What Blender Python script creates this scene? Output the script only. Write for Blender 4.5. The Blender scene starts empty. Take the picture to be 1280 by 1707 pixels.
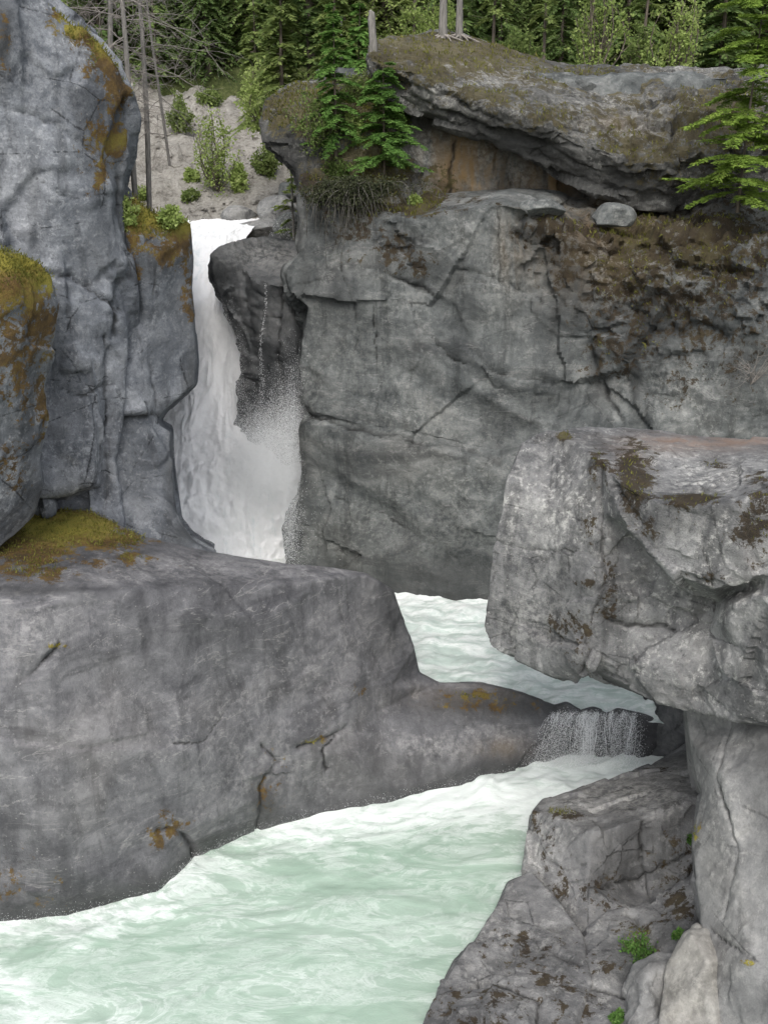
import bpy, bmesh, math, random
import numpy as np
from mathutils import Vector
from mathutils.geometry import delaunay_2d_cdt
from mathutils.bvhtree import BVHTree

random.seed(5)
scene = bpy.context.scene
COL = scene.collection
F = 1675.0
H0 = 14.0
PIT = math.radians(20)
CAM = np.array([0, 0, H0])
FWD = np.array([0, math.cos(PIT), -math.sin(PIT)])
UP = np.array([0, math.sin(PIT), math.cos(PIT)])

def ray(px, py):
    return FWD + np.array([(px-640)/F, 0, 0]) + UP*(-(py-853.5)/F)
def P(px, py, d):
    r = ray(px, py)
    return CAM + r*(d/r[1])
def PV(px, py, d):
    px, py, d = np.broadcast_arrays(px, py, d)
    r = FWD[None]+np.stack([(px-640)/F, px*0, px*0], -1)+UP[None]*(-(py-853.5)/F)[:, None]
    return CAM+r*(d/r[:, 1])[:, None]
def project(co):
    rel = co - CAM
    w = rel @ FWD
    return 640 + F*rel[:, 0]/w, 853.5 - F*(rel @ UP)/w

# ---------------------------------------------------------------- noise
rng = np.random.RandomState(7)
PERM = np.concatenate([rng.permutation(256)]*3)
GR = rng.normal(size=(256, 3)); GR /= np.linalg.norm(GR, axis=1)[:, None]
R3 = rng.rand(256, 3); R1 = rng.rand(256); RV = rng.normal(size=(256, 3))
def pn(p):
    i = np.floor(p).astype(np.int64); f = p-i; i &= 255
    u = f*f*f*(f*(f*6-15)+10)
    out = np.zeros(len(p))
    for dx in (0, 1):
        for dy in (0, 1):
            for dz in (0, 1):
                h = PERM[PERM[PERM[i[:, 0]+dx]+i[:, 1]+dy]+i[:, 2]+dz]
                g = GR[h]
                v = g[:, 0]*(f[:, 0]-dx)+g[:, 1]*(f[:, 1]-dy)+g[:, 2]*(f[:, 2]-dz)
                w = (u[:, 0] if dx else 1-u[:, 0])*(u[:, 1] if dy else 1-u[:, 1])*(u[:, 2] if dz else 1-u[:, 2])
                out += w*v
    return out*1.6
def fbm(p, s, o=4, g=.5):
    q = p*s; a = 1.; r = 0; t = 0
    for k in range(o):
        r = r + a*pn(q+17.3*k); t += a; a *= g; q = q*2.03
    return r/t
def ridged(p, s, o=4, g=.5):
    q = p*s; a = 1.; r = 0; t = 0
    for k in range(o):
        r = r + a*(1-2*np.abs(pn(q+9.1*k))); t += a; a *= g; q = q*2.07
    return r/t
def worley(p, seed=0):
    i = np.floor(p).astype(np.int64); f = p-i
    n = len(p); f1 = np.full(n, 9.); f2 = np.full(n, 9.); hid = np.zeros(n, int); vec = np.zeros((n, 3))
    for dx in (-1, 0, 1):
        for dy in (-1, 0, 1):
            for dz in (-1, 0, 1):
                o = np.array([dx, dy, dz]); c = (i+o+seed) & 255
                h = PERM[PERM[PERM[c[:, 0]]+c[:, 1]]+c[:, 2]]
                v = R3[h]+o-f; d = np.linalg.norm(v, axis=1)
                cl = d < f1
                f2 = np.where(cl, f1, np.minimum(f2, d)); f1 = np.where(cl, d, f1)
                hid[cl] = h[cl]; vec[cl] = v[cl]
    return f1, f2, hid, vec
def sstep(a, b, x):
    t = np.clip((x-a)/(b-a), 0, 1); return t*t*(3-2*t)

# ---------------------------------------------------------------- tags
def tag(o, label, cat, group=None, kind=None):
    o['label'] = label; o['category'] = cat
    if group: o['group'] = group
    if kind: o['kind'] = kind
    return o
def empty(name, loc):
    o = bpy.data.objects.new(name, None); COL.objects.link(o); o.location = loc; o.empty_display_size = .2
    return o
def link(name, me, mat=None, parent=None):
    o = bpy.data.objects.new(name, me); COL.objects.link(o)
    if mat: me.materials.append(mat)
    if parent: o.parent = parent
    return o
def copy_tree(o, parent=None):
    c = o.copy(); COL.objects.link(c); c.parent = parent
    for ch in o.children: copy_tree(ch, c)
    return c
def smooth(me):
    me.polygons.foreach_set('use_smooth', np.ones(len(me.polygons), bool)); me.update()

# ---------------------------------------------------------------- nodes
def newmat(name):
    m = bpy.data.materials.new(name); m.use_nodes = True
    m.node_tree.nodes.clear(); return m, m.node_tree
def N(t, typ, ins=None, **kw):
    n = t.nodes.new(typ)
    for k, v in kw.items(): setattr(n, k, v)
    for k, v in (ins or {}).items():
        s = n.inputs[k]
        if isinstance(v, bpy.types.NodeSocket): t.links.new(v, s)
        else: s.default_value = v
    return n
def M(t, op, a, b=0., clamp=False):
    return N(t, 'ShaderNodeMath', {0: a, 1: b}, operation=op, use_clamp=clamp).outputs[0]
def c4(c): return (c[0], c[1], c[2], 1)
def MIX(t, f, a, b, bt='MIX'):
    n = N(t, 'ShaderNodeMix', {0: f}, data_type='RGBA', blend_type=bt)
    for idx, v in ((6, a), (7, b)):
        if isinstance(v, bpy.types.NodeSocket): t.links.new(v, n.inputs[idx])
        else: n.inputs[idx].default_value = c4(v)
    return n.outputs[2]
def RAMP(t, f, stops):
    n = N(t, 'ShaderNodeValToRGB', {0: f}); e = n.color_ramp.elements
    while len(e) < len(stops): e.new(.5)
    for x, (p, c) in zip(e, stops):
        x.position = p; x.color = c4(c) if isinstance(c, tuple) else (c, c, c, 1)
    return n.outputs[0]
def SM(t, f, a, b):
    return N(t, 'ShaderNodeMapRange', {0: f, 1: a, 2: b, 3: 0., 4: 1.}, interpolation_type='SMOOTHSTEP').outputs[0]
def NOISE(t, vec, s, d=6, r=.6, dist=0.):
    return N(t, 'ShaderNodeTexNoise', {'Vector': vec, 'Scale': s, 'Detail': d, 'Roughness': r, 'Distortion': dist}).outputs[0]
def ATT(t, name): return N(t, 'ShaderNodeAttribute', attribute_name=name).outputs['Fac']

MOSS = ((.035, .022, .012), (.145, .085, .018), (.31, .27, .035))
BROWN = ((.018, .013, .009), (.058, .040, .019), (.125, .105, .042))
DRY = ((.045, .036, .02), (.13, .11, .055), (.28, .25, .14))
def rock_mat(name, dark, mid, light, lichen=.5, rough=.88, moss=MOSS, speck=.5, streak=.5, bump=.7, spk=.6, joint=.5, vein=0., jsc=(1., 1., 1.9), band=.35, grain=1., warmc=(.27, .18, .085)):
    m, t = newmat(name)
    pos = N(t, 'ShaderNodeNewGeometry').outputs['Position']
    n1 = NOISE(t, pos, .33, 3, .6, .3)
    n2 = NOISE(t, pos, 1.6, 9, .66, .4)
    n3 = NOISE(t, pos, 12., 5, .72)
    n4 = NOISE(t, pos, 48., 2, .7)
    nb = NOISE(t, N(t, 'ShaderNodeMapping', {'Vector': pos, 'Rotation': (.15, .55, .1), 'Scale': (.28, .28, 1.05)}).outputs[0], .8, 6, .62, .7)
    st = N(t, 'ShaderNodeMapping', {'Vector': pos, 'Rotation': (0, .2, 0), 'Scale': (1.9, 1.9, .22)}).outputs[0]
    ns = NOISE(t, st, 1., 5, .66, .5)
    tone = M(t, 'ADD', M(t, 'MULTIPLY', n1, .38-.2*band), M(t, 'ADD', M(t, 'MULTIPLY', n2, .35), M(t, 'ADD', M(t, 'MULTIPLY', n3, .12*grain), M(t, 'ADD', M(t, 'MULTIPLY', n4, .10*grain), M(t, 'MULTIPLY', nb, .2*band+.05+.22*(1-grain)+.1)))))
    col = RAMP(t, tone, [(.45, dark), (.545, mid), (.64, light)])
    col = MIX(t, M(t, 'MULTIPLY', SM(t, nb, .50, .66), band), col, (dark[0]*.75, dark[1]*.75, dark[2]*.78))
    col = MIX(t, M(t, 'MULTIPLY', SM(t, ns, .48, .64), streak), col, (dark[0]*.52, dark[1]*.52, dark[2]*.52))
    col = MIX(t, M(t, 'MULTIPLY', SM(t, n1, .5, .7), .15), col, (mid[0]*1.15, mid[1]*.98, mid[2]*.78))
    nl = NOISE(t, pos, 6.5, 6, .75, .2)
    reg = SM(t, n1, .36, .6)
    lf = M(t, 'MULTIPLY', M(t, 'MULTIPLY', SM(t, nl, .53, .62), reg), lichen)
    lf = M(t, 'ADD', lf, M(t, 'MULTIPLY', ATT(t, 'light'), M(t, 'MULTIPLY', SM(t, nl, .38, .62), .7)), True)
    col = MIX(t, lf, col, (min(.5, light[0]*1.35), min(.5, light[1]*1.33), min(.48, light[2]*1.29)))
    vo = N(t, 'ShaderNodeTexVoronoi', {'Vector': pos, 'Scale': 8., 'Randomness': 1.}).outputs['Distance']
    spots = M(t, 'MULTIPLY', M(t, 'SUBTRACT', 1., SM(t, M(t, 'ADD', vo, M(t, 'MULTIPLY', n4, .2)), .14, .24)), SM(t, ns, .42, .58))
    col = MIX(t, M(t, 'MULTIPLY', spots, speck), col, (.44, .43, .40))
    nd = NOISE(t, pos, 7.5, 6, .8, .3)
    col = MIX(t, M(t, 'MULTIPLY', SM(t, nd, .55, .64), spk), col, (dark[0]*.42, dark[1]*.42, dark[2]*.42))
    if vein:
        vn = NOISE(t, N(t, 'ShaderNodeMapping', {'Vector': pos, 'Rotation': (.2, .6, .3), 'Scale': (.35, .35, 1.3)}).outputs[0], 1.1, 7, .6, .8)
        vv = M(t, 'MULTIPLY', M(t, 'SUBTRACT', 1., SM(t, M(t, 'ABSOLUTE', M(t, 'SUBTRACT', vn, .5)), .0, .010)), SM(t, n2, .44, .58))
        col = MIX(t, M(t, 'MULTIPLY', vv, vein), col, (.34, .33, .32))
    jt = 0.
    if joint:
        v = N(t, 'ShaderNodeMapping', {'Vector': pos, 'Rotation': (.35, .5, .2), 'Scale': jsc}).outputs[0]
        e = N(t, 'ShaderNodeTexVoronoi', {'Vector': v, 'Scale': .42}, feature='DISTANCE_TO_EDGE').outputs[0]
        jt = M(t, 'SUBTRACT', 1., SM(t, M(t, 'ADD', e, M(t, 'MULTIPLY', M(t, 'SUBTRACT', n3, .5), .05)), 0., .014))
        jt = M(t, 'MULTIPLY', M(t, 'MULTIPLY', jt, SM(t, ns, .42, .58)), joint)
        col = MIX(t, jt, col, (dark[0]*.25, dark[1]*.25, dark[2]*.25))
    col = MIX(t, M(t, 'MULTIPLY', ATT(t, 'warm'), SM(t, M(t, 'ADD', ns, M(t, 'MULTIPLY', n2, .4)), .46, .82), True), col, warmc)
    wet_or_shade = M(t, 'MULTIPLY', ATT(t, 'wet_or_shade'), M(t, 'ADD', .45, M(t, 'ADD', M(t, 'MULTIPLY', n2, .5), M(t, 'MULTIPLY', nb, .5))), True)
    col = MIX(t, M(t, 'MULTIPLY', wet_or_shade, .8), col, (.032, .033, .032))  # one dark mix serves both damp rock and painted shade
    ck = SM(t, ATT(t, 'crack'), .3, .95)
    col = MIX(t, M(t, 'MULTIPLY', ck, .75), col, (.016, .016, .015))
    nm = NOISE(t, pos, 3.1, 7, .75, .3)
    am = ATT(t, 'moss')
    mf = SM(t, M(t, 'ADD', am, M(t, 'ADD', M(t, 'MULTIPLY', M(t, 'SUBTRACT', nm, .5), 3.0), M(t, 'ADD', M(t, 'MULTIPLY', M(t, 'SUBTRACT', n1, .5), .5), M(t, 'MULTIPLY', M(t, 'SUBTRACT', n3, .5), 1.)))), .42, .60)
    mf = M(t, 'MULTIPLY', mf, SM(t, am, .02, .12))
    mc = RAMP(t, M(t, 'ADD', M(t, 'MULTIPLY', M(t, 'ADD', M(t, 'MULTIPLY', n2, .6), M(t, 'MULTIPLY', n3, .4)), .85), M(t, 'MULTIPLY', ATT(t, 'green'), .3)), [(.30, moss[0]), (.46, moss[1]), (.68, moss[2])])
    mc = MIX(t, M(t, 'MULTIPLY', SM(t, n4, .38, .68), .55), mc, MIX(t, 1., mc, (.35, .35, .35), 'MULTIPLY'))
    col = MIX(t, M(t, 'MULTIPLY', mf, .93), col, mc)
    hgt = M(t, 'ADD', M(t, 'MULTIPLY', n2, .85), M(t, 'ADD', M(t, 'MULTIPLY', n3, .42*grain), M(t, 'MULTIPLY', n4, .14)))
    hgt = M(t, 'ADD', hgt, M(t, 'MULTIPLY', nb, .8))
    if joint: hgt = M(t, 'SUBTRACT', hgt, M(t, 'MULTIPLY', jt, .2))
    hgt = M(t, 'ADD', hgt, M(t, 'MULTIPLY', am, M(t, 'ADD', n3, M(t, 'MULTIPLY', n4, .9))))
    bp = N(t, 'ShaderNodeBump', {'Strength': bump, 'Distance': .12, 'Height': hgt}).outputs[0]
    rg = M(t, 'SUBTRACT', rough, M(t, 'MULTIPLY', wet_or_shade, .38))
    b = N(t, 'ShaderNodeBsdfPrincipled', {'Base Color': col, 'Roughness': rg, 'Normal': bp, 'Specular IOR Level': .35})
    N(t, 'ShaderNodeOutputMaterial', {0: b.outputs[0]})
    return m

mat_left = rock_mat('bluish_lichen_rock', (.068, .074, .086), (.158, .170, .189), (.32, .335, .357), .45, spk=.45, bump=.6, streak=.55, joint=.8, grain=.85)
mat_cliff = rock_mat('grey_cliff_rock', (.042, .047, .048), (.118, .126, .124), (.255, .262, .252), .3, streak=.5, moss=BROWN, spk=.32, speck=.3, joint=.3, vein=.5, bump=.7, band=.8, grain=.6)
mat_top = rock_mat('weathered_dome_rock', (.042, .042, .040), (.128, .127, .12), (.31, .308, .29), .95, moss=DRY, streak=.6, bump=.8)
mat_slab = rock_mat('waterworn_slab_rock', (.054, .054, .059), (.130, .129, .136), (.25, .247, .253), .3, .7, speck=.5, streak=.4, bump=.6, spk=.3, joint=.0, vein=.55, band=.75, grain=.6)
mat_bld = rock_mat('lichened_boulder_rock', (.068, .069, .072), (.165, .165, .165), (.33, .33, .323), .75, speck=.75, moss=BROWN, spk=.55, grain=.85, warmc=(.24, .165, .125))
mat_out = rock_mat('fractured_outcrop_rock', (.078, .078, .080), (.188, .187, .187), (.34, .338, .33), .5, speck=.4, moss=BROWN, spk=.32, grain=.7, bump=.55, joint=.6, jsc=(1.4, 1.4, 1.2))
mat_pil = rock_mat('pale_smooth_rock', (.095, .095, .096), (.188, .188, .185), (.315, .313, .303), .3, .78, streak=.5, bump=.5, spk=.25, grain=.6)
mat_wet = rock_mat('wet_dark_rock', (.036, .039, .041), (.085, .088, .09), (.20, .20, .197), .05, .55, speck=.1, spk=.2, grain=.5)
mat_beige = rock_mat('beige_boulder_rock', (.13, .126, .115), (.225, .219, .203), (.34, .332, .31), .2, bump=.45, spk=.2, joint=0., grain=.5)

# ---------------------------------------------------------------- rocks
BVHS = []
MOSSPTS = []
def seg_dist(px, py, line):
    best = np.full(len(px), 1e9)
    for (x0, y0), (x1, y1) in zip(line[:-1], line[1:]):
        dx, dy = x1-x0, y1-y0; L = dx*dx+dy*dy+1e-9
        s = np.clip(((px-x0)*dx+(py-y0)*dy)/L, 0, 1)
        best = np.minimum(best, np.hypot(px-x0-s*dx, py-y0-s*dy))
    return best
def blobs(px, py, lst, p=2.):
    m = np.zeros(len(px))
    for b in lst:
        x, y, rx, ry = b[:4]; s = b[4] if len(b) > 4 else 1.
        m = np.maximum(m, s*np.exp(-((np.abs((px-x)/rx)**2+np.abs((py-y)/ry)**2))**p))
    return m

def rock(name, mat, outline, inner=(), creases=(), thick=5, shrink=.1, voxel=.08, low=.18, block=.10, bs=(.7, .7, .9), mid=.02, fine=.012,
         cracks=(), moss=(), wet_or_shade=(), light=(), warm=(), green=(), rubble=(), sweep=0., smooth_it=1, seed=0, wetline=None, sharp=34, octs=((1., 1.), (2.3, .42), (5.5, .16)), relax=.35, tufts=1100, passes=1):
    V = []; E = []
    def add(p):
        for i, q in enumerate(V):
            if abs(q[0]-p[0]) < .5 and abs(q[1]-p[1]) < .5: return i
        V.append(p); return len(V)-1
    loop = [add(p) for p in outline]
    for c in creases:
        ids = [add(p) for p in c]; E += list(zip(ids[:-1], ids[1:]))
    for p in inner: add(p)
    vs, _, fs, ov, _, _ = delaunay_2d_cdt([Vector((p[0], -p[1])) for p in V], E, [loop[::-1]], 1, 1e-3)
    cx = sum(p[0] for p in outline)/len(outline); cy = sum(p[1] for p in outline)/len(outline)
    bm = bmesh.new(); fr = []; bk = []
    for i, v in enumerate(vs):
        x, y = v.x, -v.y
        if len(ov[i]): d = V[ov[i][0]][2]
        else:
            w = [1/((p[0]-x)**2+(p[1]-y)**2+1) for p in V]; d = sum(a*p[2] for a, p in zip(w, V))/sum(w)
        fr.append(bm.verts.new(P(x, y, d)))
        bk.append(bm.verts.new(P(x+(cx-x)*shrink, y+(cy-y)*shrink, d+thick)))
    ec = {}
    for f in fs:
        bm.faces.new([fr[i] for i in f]); bm.faces.new([bk[i] for i in reversed(f)])
        for a, b in zip(f, list(f[1:])+[f[0]]):
            k = (min(a, b), max(a, b)); ec.setdefault(k, []).append((a, b))
    for k, l in ec.items():
        if len(l) == 1:
            a, b = l[0]; bm.faces.new([fr[b], fr[a], bk[a], bk[b]])
    for v in list(bm.verts):
        if not v.link_faces: bm.verts.remove(v)
    bmesh.ops.recalc_face_normals(bm, faces=bm.faces)
    me0 = bpy.data.meshes.new('tmp'); bm.to_mesh(me0); bm.free()
    ob = bpy.data.objects.new('tmp', me0); COL.objects.link(ob)
    md = ob.modifiers.new('r', 'REMESH'); md.mode = 'VOXEL'; md.voxel_size = voxel
    ms = ob.modifiers.new('s', 'SMOOTH'); ms.factor = .5; ms.iterations = smooth_it
    dg = bpy.context.evaluated_depsgraph_get(); ev = ob.evaluated_get(dg)
    me = bpy.data.meshes.new_from_object(ev); bpy.data.objects.remove(ob); bpy.data.meshes.remove(me0)
    n = len(me.vertices); co = np.empty(n*3); me.vertices.foreach_get('co', co); co = co.reshape(-1, 3)
    no = np.empty(n*3); me.vertex_normals.foreach_get('vector', no); no = no.reshape(-1, 3)
    q = co + seed*13.7
    px, py = project(co)
    warp = np.stack([fbm(q+31.1, .6, 3), fbm(q+57.7, .6, 3), fbm(q+83.3, .6, 3)], 1)
    d = low*fbm(q, .3, 2)
    rot = np.array([[.9, .3, .25], [-.28, .93, -.2], [-.3, .1, .95]])
    patch = .35+.95*sstep(-.3, .35, fbm(q+7, .22, 2))
    for k, (sc, am) in enumerate(octs):
        f1, f2, hid, vec = worley(((q+warp*(.16/sc+.04)) @ rot)*np.array(bs)*sc, seed+k*5)
        tilt = np.sum(vec*RV[hid], 1)*.8
        d += block*am*patch*((R1[hid]-.5)*1.1+tilt)
    if rubble:
        rb = blobs(px, py, rubble, 1.5)
        for sc, am in ((1.1, .26), (2.7, .12)):
            f1, f2, hid, vec = worley(((q+warp*.1) @ rot)*np.array([.8, .8, 1.3])*sc, seed+3)
            d += rb*am*((R1[hid]-.5)*1.3+np.sum(vec*RV[hid], 1)*.7)
    if sweep:
        qa = np.stack([(q[:, 0]*.88-q[:, 2]*.48)*.16, q[:, 1]*.3, (q[:, 0]*.48+q[:, 2]*.88)*.6], 1)+warp*.18
        d += sweep*(ridged(qa, 1., 2, .35)+.6*fbm(qa, .5, 2))
    d += mid*ridged(q+warp*.4, .9, 4) + fine*fbm(q, 5., 3)
    face = np.clip(np.sum((CAM-co)*no, 1)/np.linalg.norm(CAM-co, axis=1)*6, 0, 1)
    crack = np.zeros(n)
    wob = 7*fbm(q, 1.1, 3)+5*fbm(q, 4.5, 2); wob2 = 7*fbm(q+40, 1.1, 3)+5*fbm(q+40, 4.5, 2)
    for line, w, dp in cracks:
        dd = seg_dist(px+wob, py+wob2, line); c = np.exp(-(dd/(w*.62))**2)*face
        c *= np.clip(.75+1.1*fbm(q, .8, 3), 0.1, 1.1)
        d -= dp*.7*c; crack = np.maximum(crack, np.clip(c, 0, 1))
    mo = blobs(px+12*fbm(q, .9, 3), py+12*fbm(q+9, .9, 3), moss, 1.3)*face
    mo = np.clip(mo*(.72+.4*np.clip(no[:, 2], -.3, 1)), 0, 1)
    d += mo*(.03+.07*fbm(q, 3.1, 3))
    co2 = co + no*d[:, None]
    ne = len(me.edges); ed = np.empty(ne*2, np.int32); me.edges.foreach_get('vertices', ed); ed = ed.reshape(-1, 2)
    cn = np.maximum(np.bincount(ed.ravel(), minlength=n)[:, None], 1)
    for _ in range(passes):
        acc = np.zeros_like(co2)
        for ax in range(3):
            acc[:, ax] = np.bincount(ed[:, 0], co2[ed[:, 1], ax], n)+np.bincount(ed[:, 1], co2[ed[:, 0], ax], n)
        co2 = co2*(1-relax)+acc/cn*relax
    me.vertices.foreach_set('co', co2.ravel())
    wt = blobs(px, py, wet_or_shade, 1.)*face  # darkening mask
    if wetline is not None:
        wt = np.maximum(wt, 1-sstep(wetline+.12, wetline+.75, co2[:, 2]+.35*fbm(q, .8, 3)))
    for nm, arr in (('moss', mo), ('wet_or_shade', np.clip(wt, 0, 1)), ('light', blobs(px, py, light, 1.)*face), ('warm', blobs(px, py, warm, 1.)*face), ('green', blobs(px, py, green, 1.)*face), ('crack', crack)):
        a = me.attributes.new(nm, 'FLOAT', 'POINT'); a.data.foreach_set('value', arr.astype(np.float32))
    smooth(me)
    me.set_sharp_from_angle(angle=math.radians(sharp))
    o = link(name, me, mat)
    pl = [tuple(p.vertices) for p in me.polygons]
    BVHS.append(BVHTree.FromPolygons([tuple(v) for v in co2], pl))
    sel = np.where((mo > .5) & (face > .05) & (no[:, 2] > .25))[0]
    if len(sel) and tufts:
        sel = np.random.RandomState(seed).choice(sel, min(len(sel), tufts), replace=False)
        MOSSPTS.append((co2[sel], no[sel]))
    return o
def hit(px, py):
    r = Vector(ray(px, py)).normalized(); best = None
    for b in BVHS:
        l, nn, i, dd = b.ray_cast(Vector(CAM), r)
        if l is not None and (best is None or dd < best[1]): best = (l, dd)
    return best[0] if best else Vector(P(px, py, 35))

# left tall cliff
o = rock('cliff', mat_left,
  [(-260,-150,20.5),(60,-40,22.6),(95,10,22.8),(130,38,23),(168,72,23.2),(200,112,23.4),(214,150,23.5),(228,195,23.6),(226,262,23.6),(212,290,23.5),(208,330,23.5),(205,400,23.5),(212,460,23.4),(215,560,23.3),(208,640,23.2),(204,700,23),(190,760,22.8),(200,830,22.6),(215,900,22.2),(100,910,21.9),(0,910,21.5),(-260,950,20)],
  [(60,200,22.1),(150,150,22.7),(30,100,22),(150,330,22.6),(60,400,22.0),(190,440,23),(172,700,22.8),(185,640,22.9),(100,840,22.4),(60,640,22.1)],
  [[(0,470,21.9),(100,480,22.2),(195,512,22.8)],[(72,822,21.4),(150,800,21.8),(160,720,22.0),(140,560,22.4)],[(100,840,22.5),(168,815,22.8),(178,700,23.0)],[(30,100,22),(90,300,22.1),(110,470,22.25)]],
  thick=12, voxel=.068, low=.03, block=.16, bs=(.55,.55,.3), seed=1, mid=.0, octs=((1.,1.),(2.4,.3)), relax=.35, passes=2, sharp=40,
  cracks=[([(0,175),(40,188),(100,212),(150,255)],6,.25),([(115,470),(120,560),(105,640)],6,.12),([(205,300),(208,460),(190,560)],8,.2),([(60,455),(120,462),(205,515)],6,.25),([(70,830),(150,815)],8,.25),([(20,390),(80,440),(105,460)],5,.1),([(175,560),(178,700),(160,800)],6,.2),([(90,640),(130,660),(190,640)],5,.12),([(60,300),(120,330),(200,320)],4,.1)],
  moss=[(140,50,44,28,1.1),(180,95,40,54,1.1),(200,160,34,70,1.1),(165,225,36,50,1.),(200,240,42,36,1.2),(160,275,24,48,.9),(5,65,12,44,.8),(5,110,12,34,.6),(110,20,34,18,1)],
  wet_or_shade=[(3,70,14,60,1),(205,250,15,80,.6),(55,330,12,90,.5),(100,600,20,90,.3),(110,700,14,80,.4),(170,400,30,60,.4),(30,560,30,60,.3)],
  light=[(60,120,90,130,.5),(40,300,70,120,.45),(130,760,50,60,.6),(170,610,40,60,.3),(120,400,70,60,.3)], green=[(125,40,34,20),(178,75,22,22),(120,530,10,30),(200,235,34,16,.5)])
tag(o, 'tall bluish grey cliff with mossy brown edge rising at the left behind the near mossy wall', 'cliff', kind='structure')
# left lower tier beside fall
o = rock('cliff', mat_left,
  [(195,290,24.3),(228,330,24.2),(250,350,24.3),(300,362,24.7),(318,375,24.9),(322,430,25),(318,480,25),(324,540,25),(328,600,25),(326,640,24.9),(304,662,24.6),(278,684,24.3),(266,704,24.1),(288,718,24),(288,760,23.9),(298,830,23.6),(305,880,23.2),(325,905,22.6),(362,928,22.2),(340,970,21.8),(240,950,21.6),(150,910,22),(140,700,23),(150,400,24)],
  [(215,385,23.7),(270,405,24),(308,425,24.5),(250,550,24),(240,680,23.5),(240,800,23.3),(260,880,22.3)], [[(180,708,23.3),(230,700,23.6),(266,704,24.1)],[(180,690,22.9),(235,683,23.3),(278,684,24.3)]],
  thick=12, voxel=.068, low=.03, block=.08, bs=(.5,.5,.3), seed=2, mid=.0, octs=((1.,1.),(2.4,.35)), relax=.35, passes=2, sharp=40,
  cracks=[([(175,715),(205,702),(240,696),(266,698)],7,.25),([(200,700),(190,780),(205,860)],6,.15),([(260,440),(250,560),(262,680)],5,.12)],
  moss=[(250,360,55,46,1.2),(300,385,32,40,1.2),(285,420,40,34,1.),(312,490,14,60,.9),(225,420,20,60,1.)], green=[(255,355,45,34),(300,375,24,24)],
  wet_or_shade=[(300,520,30,60,.55),(320,620,14,60,.9),(290,800,22,90,.9),(310,890,45,30,1),(240,440,60,40,.5),(235,800,60,90,.5),(260,560,40,80,.35)],light=[(215,780,25,40,.5)])
tag(o, 'lower dark cliff tier with moss and shrubs on top, standing directly beside the waterfall', 'cliff', kind='structure')
# near left mossy wall
o = rock('cliff', mat_left,
  [(-300,250,17.5),(-60,380,18.6),(0,408,18.8),(40,432,19),(82,462,19.2),(97,505,19.3),(92,560,19.3),(78,610,19.3),(68,640,19.3),(76,700,19.4),(66,760,19.5),(70,810,19.6),(55,860,19.7),(25,890,19.6),(0,912,19.3),(-300,1015,17)],
  [(20,480,18.3),(60,505,18.7),(-100,600,17.6),(20,600,18.4),(40,750,18.9),(10,850,18.9),(-100,800,17.5)],
  thick=3.5, voxel=.05, low=.08, block=.06, seed=3, bs=(.8,.8,.4),
  moss=[(25,470,90,60,1.2),(60,540,50,80,1.),(20,600,70,110,.9),(65,670,26,80,.8),(20,760,36,80,.6)], green=[(10,435,80,28,1.1),(75,470,34,24,.9),(20,500,50,30,.4)], wet_or_shade=[(55,600,50,60,.4),(20,700,40,60,.4),(60,830,20,50,.6)], light=[(10,800,30,60,.6)])
tag(o, 'near mossy rock wall at the left frame edge with bright green moss on its top', 'cliff', kind='structure')
# island rock
o = rock('midstream_rock', mat_wet,
  [(352,425,33.2),(372,408,33.4),(410,398,34),(440,396,34.5),(480,400,34.6),(520,405,34.4),(560,430,34),(560,800,33),(500,800,32.6),(440,805,32.6),(395,790,32.8),(384,750,33),(384,712,33),(398,690,33),(392,650,33.2),(404,610,33.2),(398,570,33.2),(385,540,33.3),(380,510,33.3),(365,485,33.3),(354,455,33.2)],
  [(430,560,32.6),(450,700,32.3),(400,520,32.8),(495,600,32.2),(495,720,31.7),(470,770,31.9)], [[(395,445,33),(420,468,32.3),(445,478,32.2),(480,470,32.3),(515,440,33.2)],[(395,400,33.6),(400,440,33),(415,500,32.5)]],
  thick=5, voxel=.066, low=.12, block=.14, seed=4, wet_or_shade=[(440,650,80,160,.3),(360,450,20,40,.5)], light=[(445,425,70,30,1.),(470,440,40,30,.7)], cracks=[([(395,400),(402,470),(420,560)],5,.15),([(470,480),(465,600),(480,720)],5,.15)])
tag(o, 'dark soaked rock with a pale flat top splitting the head of the waterfall', 'rock')
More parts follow.
